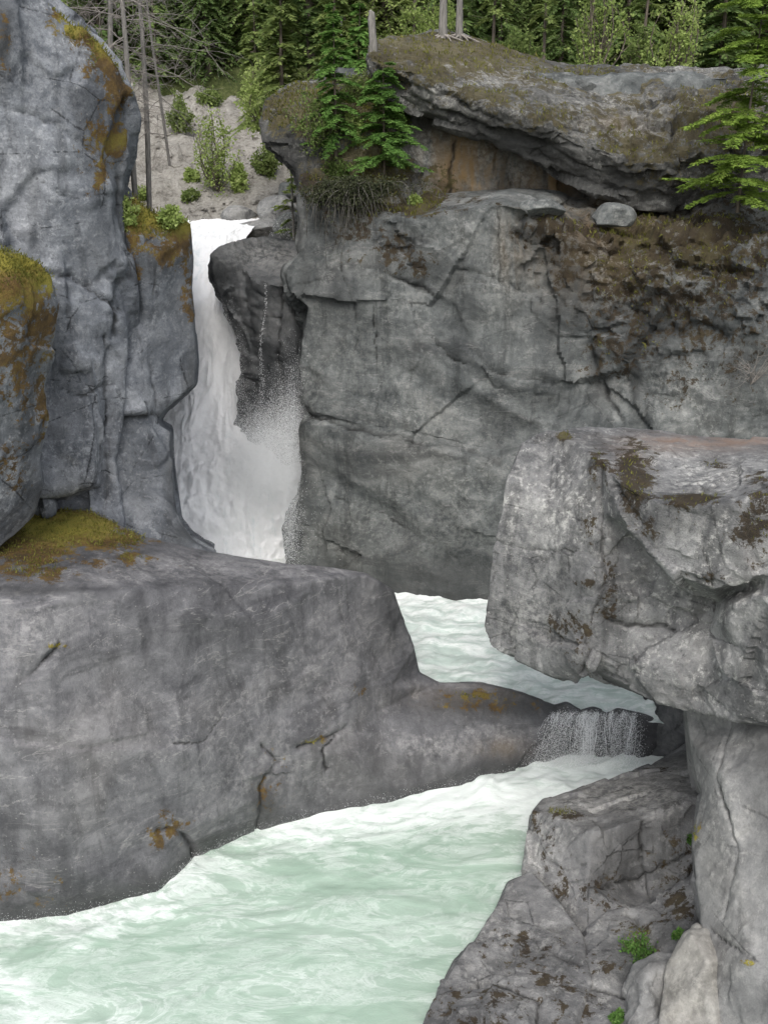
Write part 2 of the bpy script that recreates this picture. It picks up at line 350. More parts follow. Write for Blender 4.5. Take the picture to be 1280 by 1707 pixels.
# main cliff
o = rock('cliff', mat_cliff,
  [(500,290,32),(560,285,32.5),(620,300,33),(690,325,33.8),(760,330,34),(860,322,34),(950,335,34),(1050,345,34),(1150,330,33),(1280,320,32),(1480,310,30),
   (1480,1040,26),(1100,1070,26.5),(900,1040,27.5),(810,1020,27.9),(760,1015,28),(700,1012,28.2),(660,1008,28.4),(610,985,28.9),(560,972,29.4),(483,960,29.8),
   (480,890,29.9),(488,840,30.0),(498,780,30.1),(500,720,30.2),(515,692,30.2),(500,640,30.4),(498,570,30.5),(512,512,30.6),(487,490,30.9),(480,455,31),(510,425,31.2),(505,395,31.4),(498,345,31.6)],
  [(620,450,30),(700,480,30.1),(830,470,29.1),(885,460,29.8),(950,470,29.3),(1050,520,28.4),(1150,520,27.6),(1280,500,26.8),(560,600,30),(700,620,29.6),(850,620,29),(980,620,28.7),(1000,560,28.9),(1080,620,27.6),(1050,700,27.2),(1200,700,26.5),(600,800,29.2),(700,850,28.7),(800,850,28.3),(560,880,29.4),(680,930,28.5)],
  [[(540,340,30.8),(600,360,30.6),(650,365,30.2),(700,360,30),(760,350,29.8),(830,338,29.3),(872,348,29.2),(892,372,30.0),(960,388,29.5),(1050,398,29.3),(1150,402,28.6),(1280,402,27.5)],[(600,724,29.2),(700,740,28.8),(835,774,28.2)],[(600,710,29.8),(700,726,29.5),(835,757,29.0)]],
  thick=9, shrink=.06, voxel=.068, low=.2, block=.16, bs=(.24,.24,.28), mid=.0, seed=5, wetline=1.0, octs=((1.,1.),(2.3,.26),(5.5,.08)), sweep=.19, relax=.25,
  rubble=[(920,400,60,60,1.),(1020,450,110,100,1.3),(1150,460,130,120,1.4),(1280,460,130,120,1.2),(1060,570,90,70,1.),(680,400,70,40,.6)],
  cracks=[([(515,692),(560,705),(620,722),(700,735),(770,748),(835,772)],8,.3),([(615,452),(660,462),(700,480),(730,500)],7,.25),([(500,640),(515,690)],7,.15),([(620,450),(625,560),(630,680)],4,.1),([(830,350),(838,470)],6,.15),([(875,350),(880,450)],7,.2),([(990,560),(1000,640),(1030,700)],7,.25),([(1075,640),(1070,715)],8,.3),([(570,440),(600,560),(560,640)],4,.09),([(690,540),(760,600),(880,640)],4,.1),([(760,450),(850,470),(930,520),(980,560)],5,.12),([(560,830),(640,860),(760,930)],4,.08)],
  moss=[(900,390,45,36,.9),(970,420,95,60,.76),(1060,420,150,75,.78),(1190,430,150,85,.78),(1040,500,95,95,.7),(1160,510,140,95,.66),(1050,570,90,70,.7),(700,345,70,20,1),(660,420,30,40,.75),(690,435,40,24,.75),(1230,560,100,100,.5),(540,300,70,36,1),(590,370,70,60,.6),(940,440,40,60,.8),(620,330,70,30,1),(800,335,70,10,.6),(1120,620,60,60,.42)],
  green=[(1060,400,50,34,.6),(700,345,30,15,.8),(1180,430,60,30,.5),(1040,440,80,30,.4)],
  wet_or_shade=[(510,470,18,90,.6),(720,960,200,40,.9),(500,800,24,120,.6),(640,760,130,45,.35),(560,520,70,110,.4),(910,560,60,130,.5),(740,450,60,60,.4),(1000,630,20,60,.9),(1060,620,15,90,.9),(1090,540,50,80,.55),(1240,620,50,60,.5),(780,520,30,60,.45),(1150,560,80,40,.4),(950,480,30,60,.6),(850,700,60,50,.3),(700,570,120,50,.3),(650,900,160,50,.35)],
  light=[(600,600,60,90,.35),(840,430,45,90,.7),(760,390,70,40,.5),(700,700,150,30,.3),(760,860,90,90,.45),(620,860,60,70,.3),(840,690,70,60,.3),(1130,640,80,60,.6),(520,660,20,60,.5),(1130,480,120,60,.35)],warm=[(1040,380,120,40,.6),(1000,440,120,60,.35),(860,410,30,60,.3)])
tag(o, 'massive grey cliff face right of the waterfall with a long diagonal crack, behind the right boulder', 'cliff', kind='structure')
# recessed wall under overhang
o = rock('cliff', mat_cliff,
  [(560,120,35),(1220,120,35),(1220,380,34),(1000,372,34),(850,350,34.1),(690,350,33.6),(640,300,33.4),(600,200,34.5)],
  [(760,230,33.6),(740,300,33.3),(900,290,33.6)], thick=4, voxel=.085, block=.12, bs=(.6,.6,.5), seed=6,
  warm=[(770,285,50,70,1.1),(830,300,40,60,1.),(760,240,50,40,.8),(930,300,50,50,1.)], moss=[(735,305,40,34,.8),(690,330,40,26,.9)], green=[(735,305,45,40,1),(690,330,30,20,1)],
  light=[(700,240,60,40,1.),(790,250,90,50,1.),(860,290,60,40,.9)], wet_or_shade=[(840,300,14,40,.8),(1000,330,90,40,.9),(720,210,60,14,.6)], cracks=[([(760,230),(750,330)],6,.2),([(845,260),(850,340)],6,.2),([(910,280),(905,350)],6,.2)])  # dark patches below the overhang are its shadow painted into the colour
tag(o, 'recessed rock wall stained orange under the big overhanging ledge', 'cliff', kind='structure')
# overhanging dome
o = rock('cliff', mat_top,
  [(612,95,33),(618,76,34),(655,61,35.5),(720,55,37),(790,64,38),(860,84,38),(930,105,38),(1010,112,38),(1090,110,38),(1190,117,37),(1290,122,36),(1480,125,34),
   (1480,340,30),(1290,345,31),(1180,345,31.8),(1110,352,31.5),(1050,345,31.5),(1000,325,31.6),(950,298,31.8),(900,272,32),(850,250,32.2),(800,230,32.4),(740,212,32.6),(690,192,32.8),(650,165,32.9),(618,130,33)],
  [(700,85,34),(800,105,34.5),(900,140,34),(1000,165,34),(1100,180,33),(1200,180,33)],
  [[(640,112,32.5),(700,122,32),(750,150,31.8),(830,180,31.4),(900,205,31.2),(980,240,31),(1050,270,30.8),(1120,270,30.6),(1200,250,30.6),(1300,240,30.2)],[(690,162,32.3),(740,186,32.0),(800,202,31.9),(900,240,31.7),(990,290,31.3)]],
  thick=6, voxel=.068, low=.1, block=.12, bs=(.4,.4,1.1), mid=.02, seed=7, rubble=[(1130,230,120,110,1.),(1250,230,120,120,1.1),(700,130,90,40,.4),(1000,190,120,50,.4)], relax=.25,
  cracks=[([(690,165),(740,190),(800,205),(900,240),(990,290)],8,.25),([(900,200),(1000,215),(1100,250)],7,.2),([(1120,190),(1110,300)],7,.2),([(660,140),(740,160),(840,200)],5,.15),([(930,150),(1030,170),(1140,175)],5,.12)],
  moss=[(700,85,110,38,.8),(820,95,140,46,.66),(950,130,160,30,.56),(1080,145,150,40,.46),(690,125,90,26,.85),(800,165,100,30,.75),(900,200,100,30,.7),(1050,230,90,40,.68),(1100,270,80,70,.68),(1200,200,120,90,.66),(1180,280,80,70,.6),(640,110,34,30,1.),(1000,190,80,26,.45)],
  green=[(720,80,60,12,.5),(650,70,30,10,.6),(820,110,80,14,.3),(1100,150,80,20,.3)], wet_or_shade=[(720,200,80,20,.9),(870,240,110,26,.8),(1020,310,110,30,1),(1130,250,60,80,.7),(660,140,36,20,.8),(900,160,120,16,.4),(1040,190,80,14,.5),(1200,240,80,80,.6)],  # dark blobs along the lower lip paint shade beneath the overhang
  light=[(830,130,100,30,.7),(1000,190,130,50,.9),(760,190,60,20,.7),(1090,210,80,50,.7),(950,150,120,30,.5)],warm=[(1030,200,50,15,.4),(780,90,90,24,.35)])
tag(o, 'domed overhanging rock ledge with dry moss on top at the upper right', 'cliff', kind='structure')
# upper left knob with saplings
o = rock('cliff', mat_top,
  [(434,205,33),(445,168,33.5),(490,140,34),(550,122,34.5),(620,120,34.5),(650,170,34),(690,250,33.8),(700,335,33),(640,350,31.4),(560,335,31.8),(505,300,32.2),(480,272,32.4),(440,248,32.6)],
  [(500,200,32.5),(560,220,32.2),(620,260,32),(480,240,32.2)], thick=5, voxel=.08, block=.18, seed=8,
  moss=[(560,180,130,70,.9),(600,290,90,60,1.1),(470,190,46,36,.8)], wet_or_shade=[(460,240,50,40,1),(500,285,40,30,1),(600,160,60,40,.8),(470,190,40,40,.5)], green=[(560,200,90,70,.6)])
tag(o, 'dark brushy rock knob carrying saplings above the waterfall gap', 'cliff', kind='structure')
# big left slab
o = rock('rock_slab', mat_slab,
  [(-300,905,20.5),(-60,880,21.3),(60,848,22.2),(150,853,21.9),(240,893,21.1),(350,920,20.8),(480,940,20.7),(560,948,20.9),(610,955,21),(655,982,21.2),(672,1030,21.4),(690,1080,21.5),(697,1122,21.6),(730,1140,21.6),(800,1143,21.6),(870,1159,21.5),(925,1180,21.4),(945,1174,21.4),(968,1189,21.35),(990,1182,21.35),(1012,1191,21.33),(1030,1183,21.3),(1075,1193,21.3),(1112,1206,21.5),(1128,1335,20.8),(910,1345,20.3),(700,1390,19),(500,1430,18),(330,1490,16.9),(265,1550,15.8),(100,1600,15),(0,1610,14.8),(-300,1680,13.5)],
  [(100,1250,16.1),(0,1250,15.9),(300,1250,17.2),(450,1200,18.6),(550,1250,19.0),(600,1100,20.3),(560,1020,20.2),(200,1100,17.4),(60,1020,16.8),(300,1030,18.1),(450,1030,19.1),(640,1040,20.9),(640,1150,20.4),
   (0,1538,15.4),(100,1528,15.6),(265,1488,16.2),(330,1428,17.3),(420,1390,18.1),(520,1362,18.6),(700,1322,19.5),(910,1274,20.6),(100,1440,15.5),(280,1400,16.7),(430,1330,18.0),(640,1300,19.3),(945,1222,20.95),(972,1245,21.0),(1008,1225,21.2),(1040,1242,20.95),(1070,1225,21.2)],
  [[(-300,1010,16.5),(0,997,17),(130,986,17.5),(300,986,18.4),(450,975,19.4),(540,965,20.1),(610,958,20.8)],[(630,1185,20.35),(750,1200,20.6),(830,1206,20.85),(915,1200,21.05)]],
  thick=3.5, shrink=.03, voxel=.05, low=.06, block=.045, bs=(.25,.25,.35), mid=.01, fine=.008, smooth_it=1, seed=9, wetline=0., sharp=42, rubble=[(1000,1225,70,40,.2),(450,1310,40,50,.25),(30,1490,70,40,.3),(800,1200,120,40,.15)], sweep=.035, octs=((1.,1.),(2.3,.35),(5.5,.14)), relax=.25,
  cracks=[([(435,1330),(445,1290),(465,1270),(440,1240)],6,.16),([(500,1245),(540,1230),(572,1212)],7,.16),([(325,1420),(300,1385),(262,1385)],9,.25),([(40,1130),(75,1100),(100,1075)],6,.14),([(545,1285),(540,1245),(560,1225)],4,.12),([(430,1390),(440,1330)],7,.2),([(390,1170),(340,1235),(290,1240)],4,.05)],
  moss=[(110,880,90,36,1.25),(55,915,80,34,1.),(180,900,70,20,.9),(215,935,24,10,.8),(280,1380,40,30,.75),(262,1392,22,30,.8),(25,1470,50,60,.42),(75,1490,64,34,.42),(520,1235,30,10,.6),(600,1150,40,9,.4),(95,1075,16,7,.7),(60,950,90,22,.55),(455,1320,30,60,.45),(200,940,120,14,.35),(790,1165,70,14,.5),(820,1180,90,14,.4)],
  green=[(105,880,85,26,1),(520,1238,24,8,1),(95,1075,14,6,.8),(790,1165,70,14,.4)],
  wet_or_shade=[(60,985,140,10,.6),(880,1180,120,28,.95),(780,1180,100,30,.7),(640,1010,60,90,.5),(660,1290,170,50,.7),(440,1340,30,50,1.),(960,1240,60,50,1),(1040,1220,90,50,1),(600,1340,140,30,.75),(150,1510,200,30,.75),(500,1330,60,40,.5),(400,1060,200,40,.3),(230,1150,40,120,.3),(360,1100,30,120,.3),(120,1380,120,60,.25)],
  light=[(60,1050,60,50,.8),(20,1070,30,60,.7),(420,1290,70,90,.5),(480,1300,80,60,.5),(730,1245,70,20,1.),(680,1240,34,14,1.),(820,1232,50,22,.9),(400,1180,60,20,.4),(560,1080,60,50,.3),(330,950,170,24,.7),(500,955,90,12,.6)],  # last blobs paint the flat top lighter, standing in for light from above
  warm=[(780,1165,90,22,.25),(840,1250,50,20,.3)])
tag(o, 'broad water-worn grey rock slab with a flat mossy top in the left foreground', 'rock')
# right overhanging boulder
o = rock('boulder', mat_bld,
  [(868,738,18.2),(905,722,18.6),(970,714,19.2),(1050,716,19.4),(1160,722,19.2),(1290,730,18.8),(1500,745,17.5),(1500,1215,13),(1290,1212,13.8),(1230,1203,14),(1160,1185,14.8),(1100,1168,15.2),(1040,1148,15.7),(1000,1133,16),(960,1120,16.2),(910,1111,16.5),(850,1097,16.9),(815,1078,17.1),(806,1042,17.2),(811,1000,17.2),(816,950,17.3),(822,905,17.4),(834,850,17.5),(842,800,17.7)],
  [(1040,1040,15.8),(1120,1045,15.6),(1200,1060,15.1),(1290,1100,13.5),(1180,1130,14.7),(1080,1110,15.35),(900,1000,16.7),(920,850,17.0),(1180,770,17),(1080,760,17.3)],
  [[(905,722,18.6),(960,738,17.6),(1000,768,16.7),(1030,802,15.8),(1100,840,14.9),(1180,844,14.5),(1290,828,14.1),(1500,822,13.2)],[(1000,768,16.7),(1005,860,16.2),(988,980,15.8),(980,1090,15.7)],
   [(1035,862,15.5),(1085,920,14.95),(1135,965,14.55),(1190,985,14.25),(1290,952,13.7)],[(1045,890,16.2),(1090,937,15.95),(1140,981,15.7),(1200,1001,15.5),(1218,985,15.2)],[(1290,985,13.5),(1225,1008,14.1),(1215,1040,14.2),(1240,1075,14.1),(1290,1086,13.4)]],
  thick=4, voxel=.044, low=.06, block=.11, bs=(.6,.6,.8), mid=.0, fine=.010, seed=10, octs=((1.,1.),(2.3,.30),(5.5,.14)), relax=.2, tufts=150,
  cracks=[([(1003,770),(1000,860),(1015,960),(985,1040),(975,1110)],6,.16),([(1020,1040),(1070,1045),(1120,1048)],6,.14),([(820,900),(880,915),(960,920)],4,.06),([(1020,810),(1060,870)],6,.1),([(1180,844),(1170,900),(1185,980)],4,.08)],
  moss=[(1060,790,40,50,.76),(1050,830,32,40,.8),(1080,880,34,28,.7),(1150,835,56,18,.85),(1260,870,34,66,.8),(1000,780,20,40,.6),(950,1040,40,30,.75),(1015,1000,24,72,.75),(970,1070,30,50,.6),(975,970,26,12,.6),(1240,900,56,20,.6),(1180,960,50,12,.5),(940,725,18,7,.8),(985,890,20,50,.5),(1190,770,22,14,.5),(1270,800,30,10,.5),(1120,870,50,18,.5)],
  green=[(940,725,14,5,1)], wet_or_shade=[(1110,1150,90,20,.6),(980,740,60,14,.5),(1230,860,60,20,.4),(1150,990,60,16,.6)],  # dark blob in the undercut paints the shade below the lip
  light=[(910,860,90,120,.7),(880,1030,70,60,.8),(1190,790,110,30,.9),(1080,980,50,50,.4),(1160,890,80,40,.5),(1250,1010,40,40,.6),(1120,1100,120,40,.3)], warm=[(1150,740,120,14,.9),(1230,735,80,12,.9),(1050,765,30,14,.5)])
tag(o, 'huge angular lichen-spotted boulder overhanging the river at the right', 'boulder')
# pillar under boulder
o = rock('rock_pillar', mat_pil,
  [(1140,1165,15.6),(1300,1185,14.2),(1500,1185,13),(1500,1900,9.5),(1200,1900,10.8),(1180,1700,11.8),(1168,1520,13),(1155,1410,13.8),(1168,1320,14.4),(1152,1270,15),(1146,1230,15.3)],
  [(1210,1300,13.8),(1230,1450,12.8),(1240,1600,11.8),(1280,1250,13.8)], thick=4, voxel=.044, low=.12, block=.12, bs=(.6,.6,.35), seed=11, mid=0., octs=((1.,1.),(2.6,.3)),
  cracks=[([(1215,1200),(1200,1300),(1225,1420),(1205,1530)],4,.08),([(1180,1550),(1260,1600)],5,.1)], wet_or_shade=[(1170,1240,40,30,.5),(1270,1300,30,120,.4),(1180,1450,20,80,.4)], light=[(1200,1380,60,120,.4)], moss=[(1155,1390,14,24,.7),(1250,1605,14,6,.6)], green=[(1155,1390,14,24,1),(1250,1605,14,6,1)])
tag(o, 'pale smooth rock pillar supporting the overhanging boulder at the lower right edge', 'rock')
# lower right bank: a stack of separate angular blocks
KW = dict(voxel=.043, low=.02, bs=(.8,.8,.8), mid=.0, octs=((1.,1.),(2.4,.3)), relax=.2, sharp=30, shrink=.06, tufts=60)
o = rock('rock_outcrop', mat_out,
  [(888,1352,17.2),(905,1332,17.8),(985,1310,18.2),(1070,1288,18.4),(1165,1284,18.0),(1190,1340,16.4),(1180,1500,15.2),(1060,1530,14.9),(985,1560,14.6),(940,1570,14.8),(895,1540,15.3),(874,1470,16.2)],
  [(1060,1420,15.95),(1140,1370,16.2),(1060,1480,15.8),(1140,1440,15.8)],
  [[(888,1352,17.2),(930,1365,16.55),(985,1390,15.85),(1070,1364,16.05),(1160,1330,16.35)],[(985,1390,15.85),(978,1470,15.4),(965,1560,14.7)]],
  thick=3.2, block=.06, seed=12, cracks=[([(1075,1370),(1068,1440),(1085,1520)],6,.14),([(900,1430),(940,1450),(978,1440)],5,.1),([(985,1480),(1060,1470),(1150,1420)],5,.12)],
  moss=[(935,1357,46,10,.55),(930,1450,34,80,.42),(1000,1480,50,70,.38),(890,1370,20,30,.5),(1130,1450,50,80,.45)],
  wet_or_shade=[(1080,1430,90,60,.6),(1120,1490,60,50,.6),(1000,1450,24,70,.4)], light=[(1060,1320,110,36,1.),(960,1345,60,22,1.),(900,1420,40,70,.7),(950,1480,30,60,.4)], **KW)  # front darkened for shade and flat top lightened for light, both in colour
tag(o, 'angular grey rock block with a pale flat top at the lower right bank', 'rock')
o = rock('rock_outcrop', mat_out,
  [(846,1470,15.95),(885,1452,16.1),(930,1500,15.2),(972,1560,14.3),(985,1640,13.1),(950,1760,11.7),(930,1900,10.3),(640,1900,9.8),(685,1740,12.0),(728,1650,13.2),(765,1600,13.9),(800,1553,14.6),(826,1518,15.2)],
  [(900,1540,14.7)], [[(866,1500,15.4),(858,1560,14.5),(840,1640,13.2),(790,1740,11.9)],[(858,1560,14.5),(915,1570,14.2),(960,1600,13.6)],[(840,1640,13.2),(900,1660,12.8),(955,1690,12.3)]],
  thick=3.2, block=.09, seed=16, cracks=[([(858,1565),(915,1575),(965,1610)],6,.16),([(775,1620),(840,1650),(900,1668)],6,.14),([(900,1668),(880,1760)],6,.14)],
  moss=[(870,1580,90,50,.38),(800,1680,110,60,.4),(930,1640,60,60,.36)], wet_or_shade=[(900,1600,50,20,.45),(930,1720,60,60,.4)], light=[(830,1540,50,40,.7),(900,1560,50,40,.6),(790,1620,50,40,.6),(880,1640,50,20,.5)], **KW)
tag(o, 'sloping fractured rock wedge running down to the river in front of the flat-topped block', 'rock')
o = rock('rock_outcrop', mat_out,
  [(970,1560,14.4),(1010,1520,14.9),(1090,1500,15.0),(1170,1460,15.2),(1200,1600,13.4),(1200,1900,10.8),(900,1900,10.5),(935,1740,11.9),(965,1640,13.2)],
  [(1130,1700,11.9)], [[(985,1560,14.2),(1060,1562,14.0),(1150,1512,14.4)],[(990,1650,13.0),(1040,1660,12.8),(1090,1625,13.1),(1150,1600,13.2)],[(985,1745,11.8),(1040,1735,11.8)]],
  thick=3.2, block=.09, seed=17, cracks=[([(1050,1520),(1090,1570),(1045,1640)],8,.22),([(985,1650),(1040,1660),(1090,1630)],6,.16)],
  moss=[(1000,1600,50,50,.36),(1060,1560,50,40,.5),(960,1690,60,50,.36),(1130,1520,50,50,.42)], green=[(1060,1565,30,20,.6)], wet_or_shade=[(1060,1620,60,60,.65),(1120,1560,40,50,.5)], light=[(1010,1545,50,24,.7),(1000,1640,40,30,.6),(1120,1490,40,16,.5)], **KW)
tag(o, 'stepped dark rock block below the flat-topped one, beside the beige boulder', 'rock')
o = rock('rock_outcrop', mat_out,
  [(1025,1308,18.3),(1070,1284,18.8),(1108,1264,19.2),(1150,1238,19.8),(1250,1238,18.5),(1250,1350,16.6),(1150,1312,17.5),(1060,1318,17.9)],
  (), [[(1040,1303,18.3),(1095,1288,18.3),(1170,1284,17.8)]], thick=2.4, block=.07, seed=18, moss=[(1070,1287,60,12,.45)], wet_or_shade=[(1150,1260,50,20,.5)], light=[(1090,1280,60,16,.6)], **KW)
tag(o, 'low grey rock shelf between the flat-topped block and the small cascade', 'rock')
# dark rocks at cascade
o = rock('wet_rock', mat_wet,
  [(1060,1140,22.4),(1100,1125,22.4),(1250,1125,21.5),(1250,1300,20.2),(1150,1290,20.6),(1100,1262,21),(1080,1265,21.1),(1078,1225,21.5),(1068,1195,21.8)],
  [(1110,1180,21.4),(1150,1190,20.9),(1115,1225,21.1)], thick=3, voxel=.05, block=.08, bs=(1.,1.,1.), seed=13)
tag(o, 'dark soaked jumbled rock beneath the big boulder beside the small cascade', 'rock')
# bottom right corner boulders
o = rock('boulder', mat_beige,
  [(1112,1610,12.5),(1138,1556,12.8),(1165,1538,12.9),(1200,1552,12.8),(1228,1600,12.4),(1244,1680,12.0),(1262,1900,10.6),(1085,1900,10.6),(1098,1700,11.9)],
  [(1160,1640,11.9),(1150,1760,11.2)], [[(1150,1560,12.5),(1180,1600,12.1),(1195,1700,11.6)]], thick=1.6, voxel=.035, low=.05, block=.08, bs=(1.1,1.1,.8), seed=14, octs=((1.,1.),(2.4,.25)), smooth_it=3, light=[(1150,1640,60,80,.4)], wet_or_shade=[(1225,1690,16,80,.5)])
tag(o, 'smooth beige upright boulder in the bottom right corner', 'boulder')
o = rock('boulder', mat_pil,
  [(1042,1652,12.6),(1056,1610,12.9),(1096,1590,13.0),(1122,1594,12.9),(1115,1650,12.4),(1105,1720,12),(1100,1900,10.6),(1020,1900,10.6),(1036,1720,11.9)],
  [(1078,1650,12.2),(1066,1760,11.3)], [[(1050,1640,12.5),(1080,1625,12.4),(1118,1610,12.6)]], thick=1.5, voxel=.035, low=.04, block=.08, bs=(1.2,1.2,1.2), seed=15, octs=((1.,1.),(2.4,.3)))
tag(o, 'pale grey blocky boulder beside the beige upright one', 'boulder')

def boulder(px, py, wpx, hpx, mat, label, group=None, depth=None, seed=0):
    base = Vector(P(px, py+hpx*.45, depth)) if depth else hit(px, py+hpx*.45)
    k = (base.y/ray(px, py)[1])/F
    w = wpx*k*.5; h = hpx*k*.5
    bm = bmesh.new(); bmesh.ops.create_icosphere(bm, subdivisions=5, radius=1)
    me = bpy.data.meshes.new('boulder'); bm.to_mesh(me); bm.free()
    n = len(me.vertices); co = np.empty(n*3); me.vertices.foreach_get('co', co); co = co.reshape(-1, 3)
    q = co+seed*7.7
    rs_ = np.random.RandomState(seed); rad = np.full(n, 1.)
    for _ in range(11):
        nv = rs_.normal(size=3); nv /= np.linalg.norm(nv); off = rs_.uniform(.62, .9); dt = co @ nv
        rad = np.minimum(rad, np.where(dt > .05, off/np.maximum(dt, .05), 9.))
    d = rad*(1+.06*fbm(q, 1.2, 3)+.03*fbm(q, 4, 3))
    co = co*d[:, None]*1.1; co *= np.array([w, w*.9, h*1.1])
    me.vertices.foreach_set('co', co.ravel())
    for nm in ('moss', 'wet_or_shade', 'light', 'warm', 'green', 'crack'):
        a = me.attributes.new(nm, 'FLOAT', 'POINT'); a.data.foreach_set('value', np.full(n, .5 if nm == 'light' else 0., np.float32))
    smooth(me)
    o = link('boulder', me, mat); o.location = base+Vector((0, w*.3, h*.75))
    return tag(o, label, 'boulder', group)

# ---------------------------------------------------------------- hillside and gravel
def hill(x, y):
    x = np.asarray(x, float); y = np.asarray(y, float)
    z = 12+.42*(y-44)
    g = sstep(-17, -14, x)*(1-sstep(-3, -1, x))*(1-sstep(55, 58, y))
    z = z-2.2*g
    z = np.where(y < 42, z-(42-y)*2.2, z)
    p = np.stack([x, y, x*0], -1).reshape(-1, 3)
    return np.maximum(z+.7*fbm(p, .12, 3).reshape(z.shape)*sstep(44, 60, y), -2.6)
def grid(name, x0, x1, y0, y1, st, zf, mat):
    xs = np.arange(x0, x1+st*.5, st); ys = np.arange(y0, y1+st*.5, st)
    X, Y = np.meshgrid(xs, ys); nx, ny = len(xs), len(ys)
    Z = zf(X, Y)
    co = np.stack([X, Y, Z], -1).reshape(-1, 3)
    i = np.arange(nx*ny).reshape(ny, nx)
    fc = np.stack([i[:-1, :-1], i[:-1, 1:], i[1:, 1:], i[1:, :-1]], -1).reshape(-1, 4)
    me = bpy.data.meshes.new(name); me.from_pydata(co.tolist(), [], fc.tolist()); smooth(me)
    return link(name, me, mat), co, fc
def ground_mat(name, a, b, c, s=.8, bump=.3):
    m, t = newmat(name); pos = N(t, 'ShaderNodeNewGeometry').outputs['Position']
    n = NOISE(t, pos, s, 8, .72, .3); n2 = NOISE(t, pos, s*8, 6, .8)
    col = RAMP(t, M(t, 'ADD', M(t, 'MULTIPLY', n, .5), M(t, 'MULTIPLY', n2, .5)), [(.4, a), (.5, b), (.6, c)])
    bp = N(t, 'ShaderNodeBump', {'Strength': .9, 'Distance': bump, 'Height': M(t, 'ADD', n, M(t, 'MULTIPLY', n2, .6))}).outputs[0]
    b_ = N(t, 'ShaderNodeBsdfPrincipled', {'Base Color': col, 'Roughness': .95, 'Normal': bp, 'Specular IOR Level': .1})
    N(t, 'ShaderNodeOutputMaterial', {0: b_.outputs[0]}); return m
m_floor = ground_mat('forest_floor', (.03, .04, .015), (.065, .08, .028), (.13, .14, .06))
m_grav = ground_mat('gravel_scree', (.23, .215, .19), (.41, .385, .345), (.54, .515, .47), 1.1, .4)
o, co, fc = grid('hillside', -90, 90, 34, 150, .8, hill, m_floor)
tag(o, 'wooded hillside behind the gorge, dark forest floor under the trees', 'hillside', kind='structure')
BVHS.append(BVHTree.FromPolygons([tuple(v) for v in co], fc.tolist()))
def grav(X, Y):
    p = np.stack([X, Y, X*0], -1).reshape(-1, 3)
    f1, f2, hid, vec = worley(p*np.array([1.1, .8, 1]), 3)
    n = (.5*fbm(p, .35, 4)+.4*np.maximum(0, ridged(p*np.array([1, .35, 1]), .5, 4))+.22*(R1[hid]-.5)+.12*np.sum(vec*RV[hid], 1)+.12*fbm(p, 2.2, 3)).reshape(X.shape)
    return 10.0+(Y-43)*.475+n-.25+np.where(X < -12, (-12-X)*.5, 0)
o, co, fc = grid('gravel_slope', -18, .5, 41, 58, .11, grav, m_grav)
tag(o, 'bare pale gravel slope in the gap above the waterfall', 'slope', kind='structure')
GRB = BVHTree.FromPolygons([tuple(v) for v in co], fc.tolist()); BVHS.append(GRB)
o, _, _ = grid('ground', -400, 400, -60, 640, 20, lambda X, Y: X*0-3.0, m_floor)
tag(o, 'dark riverbed ground beneath the gorge', 'ground', kind='structure')

# ---------------------------------------------------------------- water
def water_mat(name, deep, mid, foam, fs=1.0, bias=0.):
    m, t = newmat(name); pos = N(t, 'ShaderNodeNewGeometry').outputs['Position']
    mp = N(t, 'ShaderNodeMapping', {'Vector': pos, 'Rotation': (0, 0, math.radians(-32)), 'Scale': (.42, 1.1, 1.)}).outputs[0]
    n1 = NOISE(t, mp, .45*fs, 4, .6, 1.2)
    n2 = NOISE(t, mp, .95*fs, 9, .66, 1.5)
    n3 = NOISE(t, mp, 3.8*fs, 8, .72, 1.2)
    fil = M(t, 'SUBTRACT', 1., SM(t, M(t, 'ABSOLUTE', M(t, 'SUBTRACT', n2, .5)), 0., .035))
    fil2 = M(t, 'SUBTRACT', 1., SM(t, M(t, 'ABSOLUTE', M(t, 'SUBTRACT', n3, .5)), 0., .06))
    fil = M(t, 'MULTIPLY', fil, SM(t, n1, .38, .62)); fil2 = M(t, 'MULTIPLY', M(t, 'MULTIPLY', fil2, .35), SM(t, n2, .44, .60))
    base = MIX(t, SM(t, M(t, 'ADD', M(t, 'MULTIPLY', n1, .5), M(t, 'ADD', M(t, 'MULTIPLY', n2, .3), M(t, 'MULTIPLY', n3, .2))), .38, .62), deep, mid)
    fo = M(t, 'ADD', M(t, 'ADD', M(t, 'MULTIPLY', fil, .4), fil2), SM(t, M(t, 'ADD', M(t, 'ADD', ATT(t, 'foam'), bias), M(t, 'ADD', M(t, 'MULTIPLY', M(t, 'SUBTRACT', n3, .5), 1.6), M(t, 'MULTIPLY', M(t, 'SUBTRACT', n2, .5), 1.9))), .10, 1.15), True)
    fo = M(t, 'MULTIPLY', fo, .92)
    col = MIX(t, fo, base, foam)
    h = M(t, 'ADD', M(t, 'MULTIPLY', n2, .9), M(t, 'MULTIPLY', n3, .45))
    bp = N(t, 'ShaderNodeBump', {'Strength': .26, 'Distance': .15, 'Height': h}).outputs[0]
    b = N(t, 'ShaderNodeBsdfPrincipled', {'Base Color': col, 'Roughness': M(t, 'ADD', .28, M(t, 'MULTIPLY', fo, .5)), 'Normal': bp, 'IOR': 1.33})
    N(t, 'ShaderNodeOutputMaterial', {0: b.outputs[0]}); return m
m_riv = water_mat('glacial_water', (.315, .425, .34), (.42, .52, .44), (.79, .83, .80))
m_pool = water_mat('foaming_water', (.46, .55, .50), (.60, .68, .63), (.87, .89, .87), 1.4)
BANK = [(-200,1590),(0,1545),(120,1530),(265,1492),(330,1432),(420,1392),(520,1366),(700,1326),(910,1276),(1060,1262),(1110,1250)]
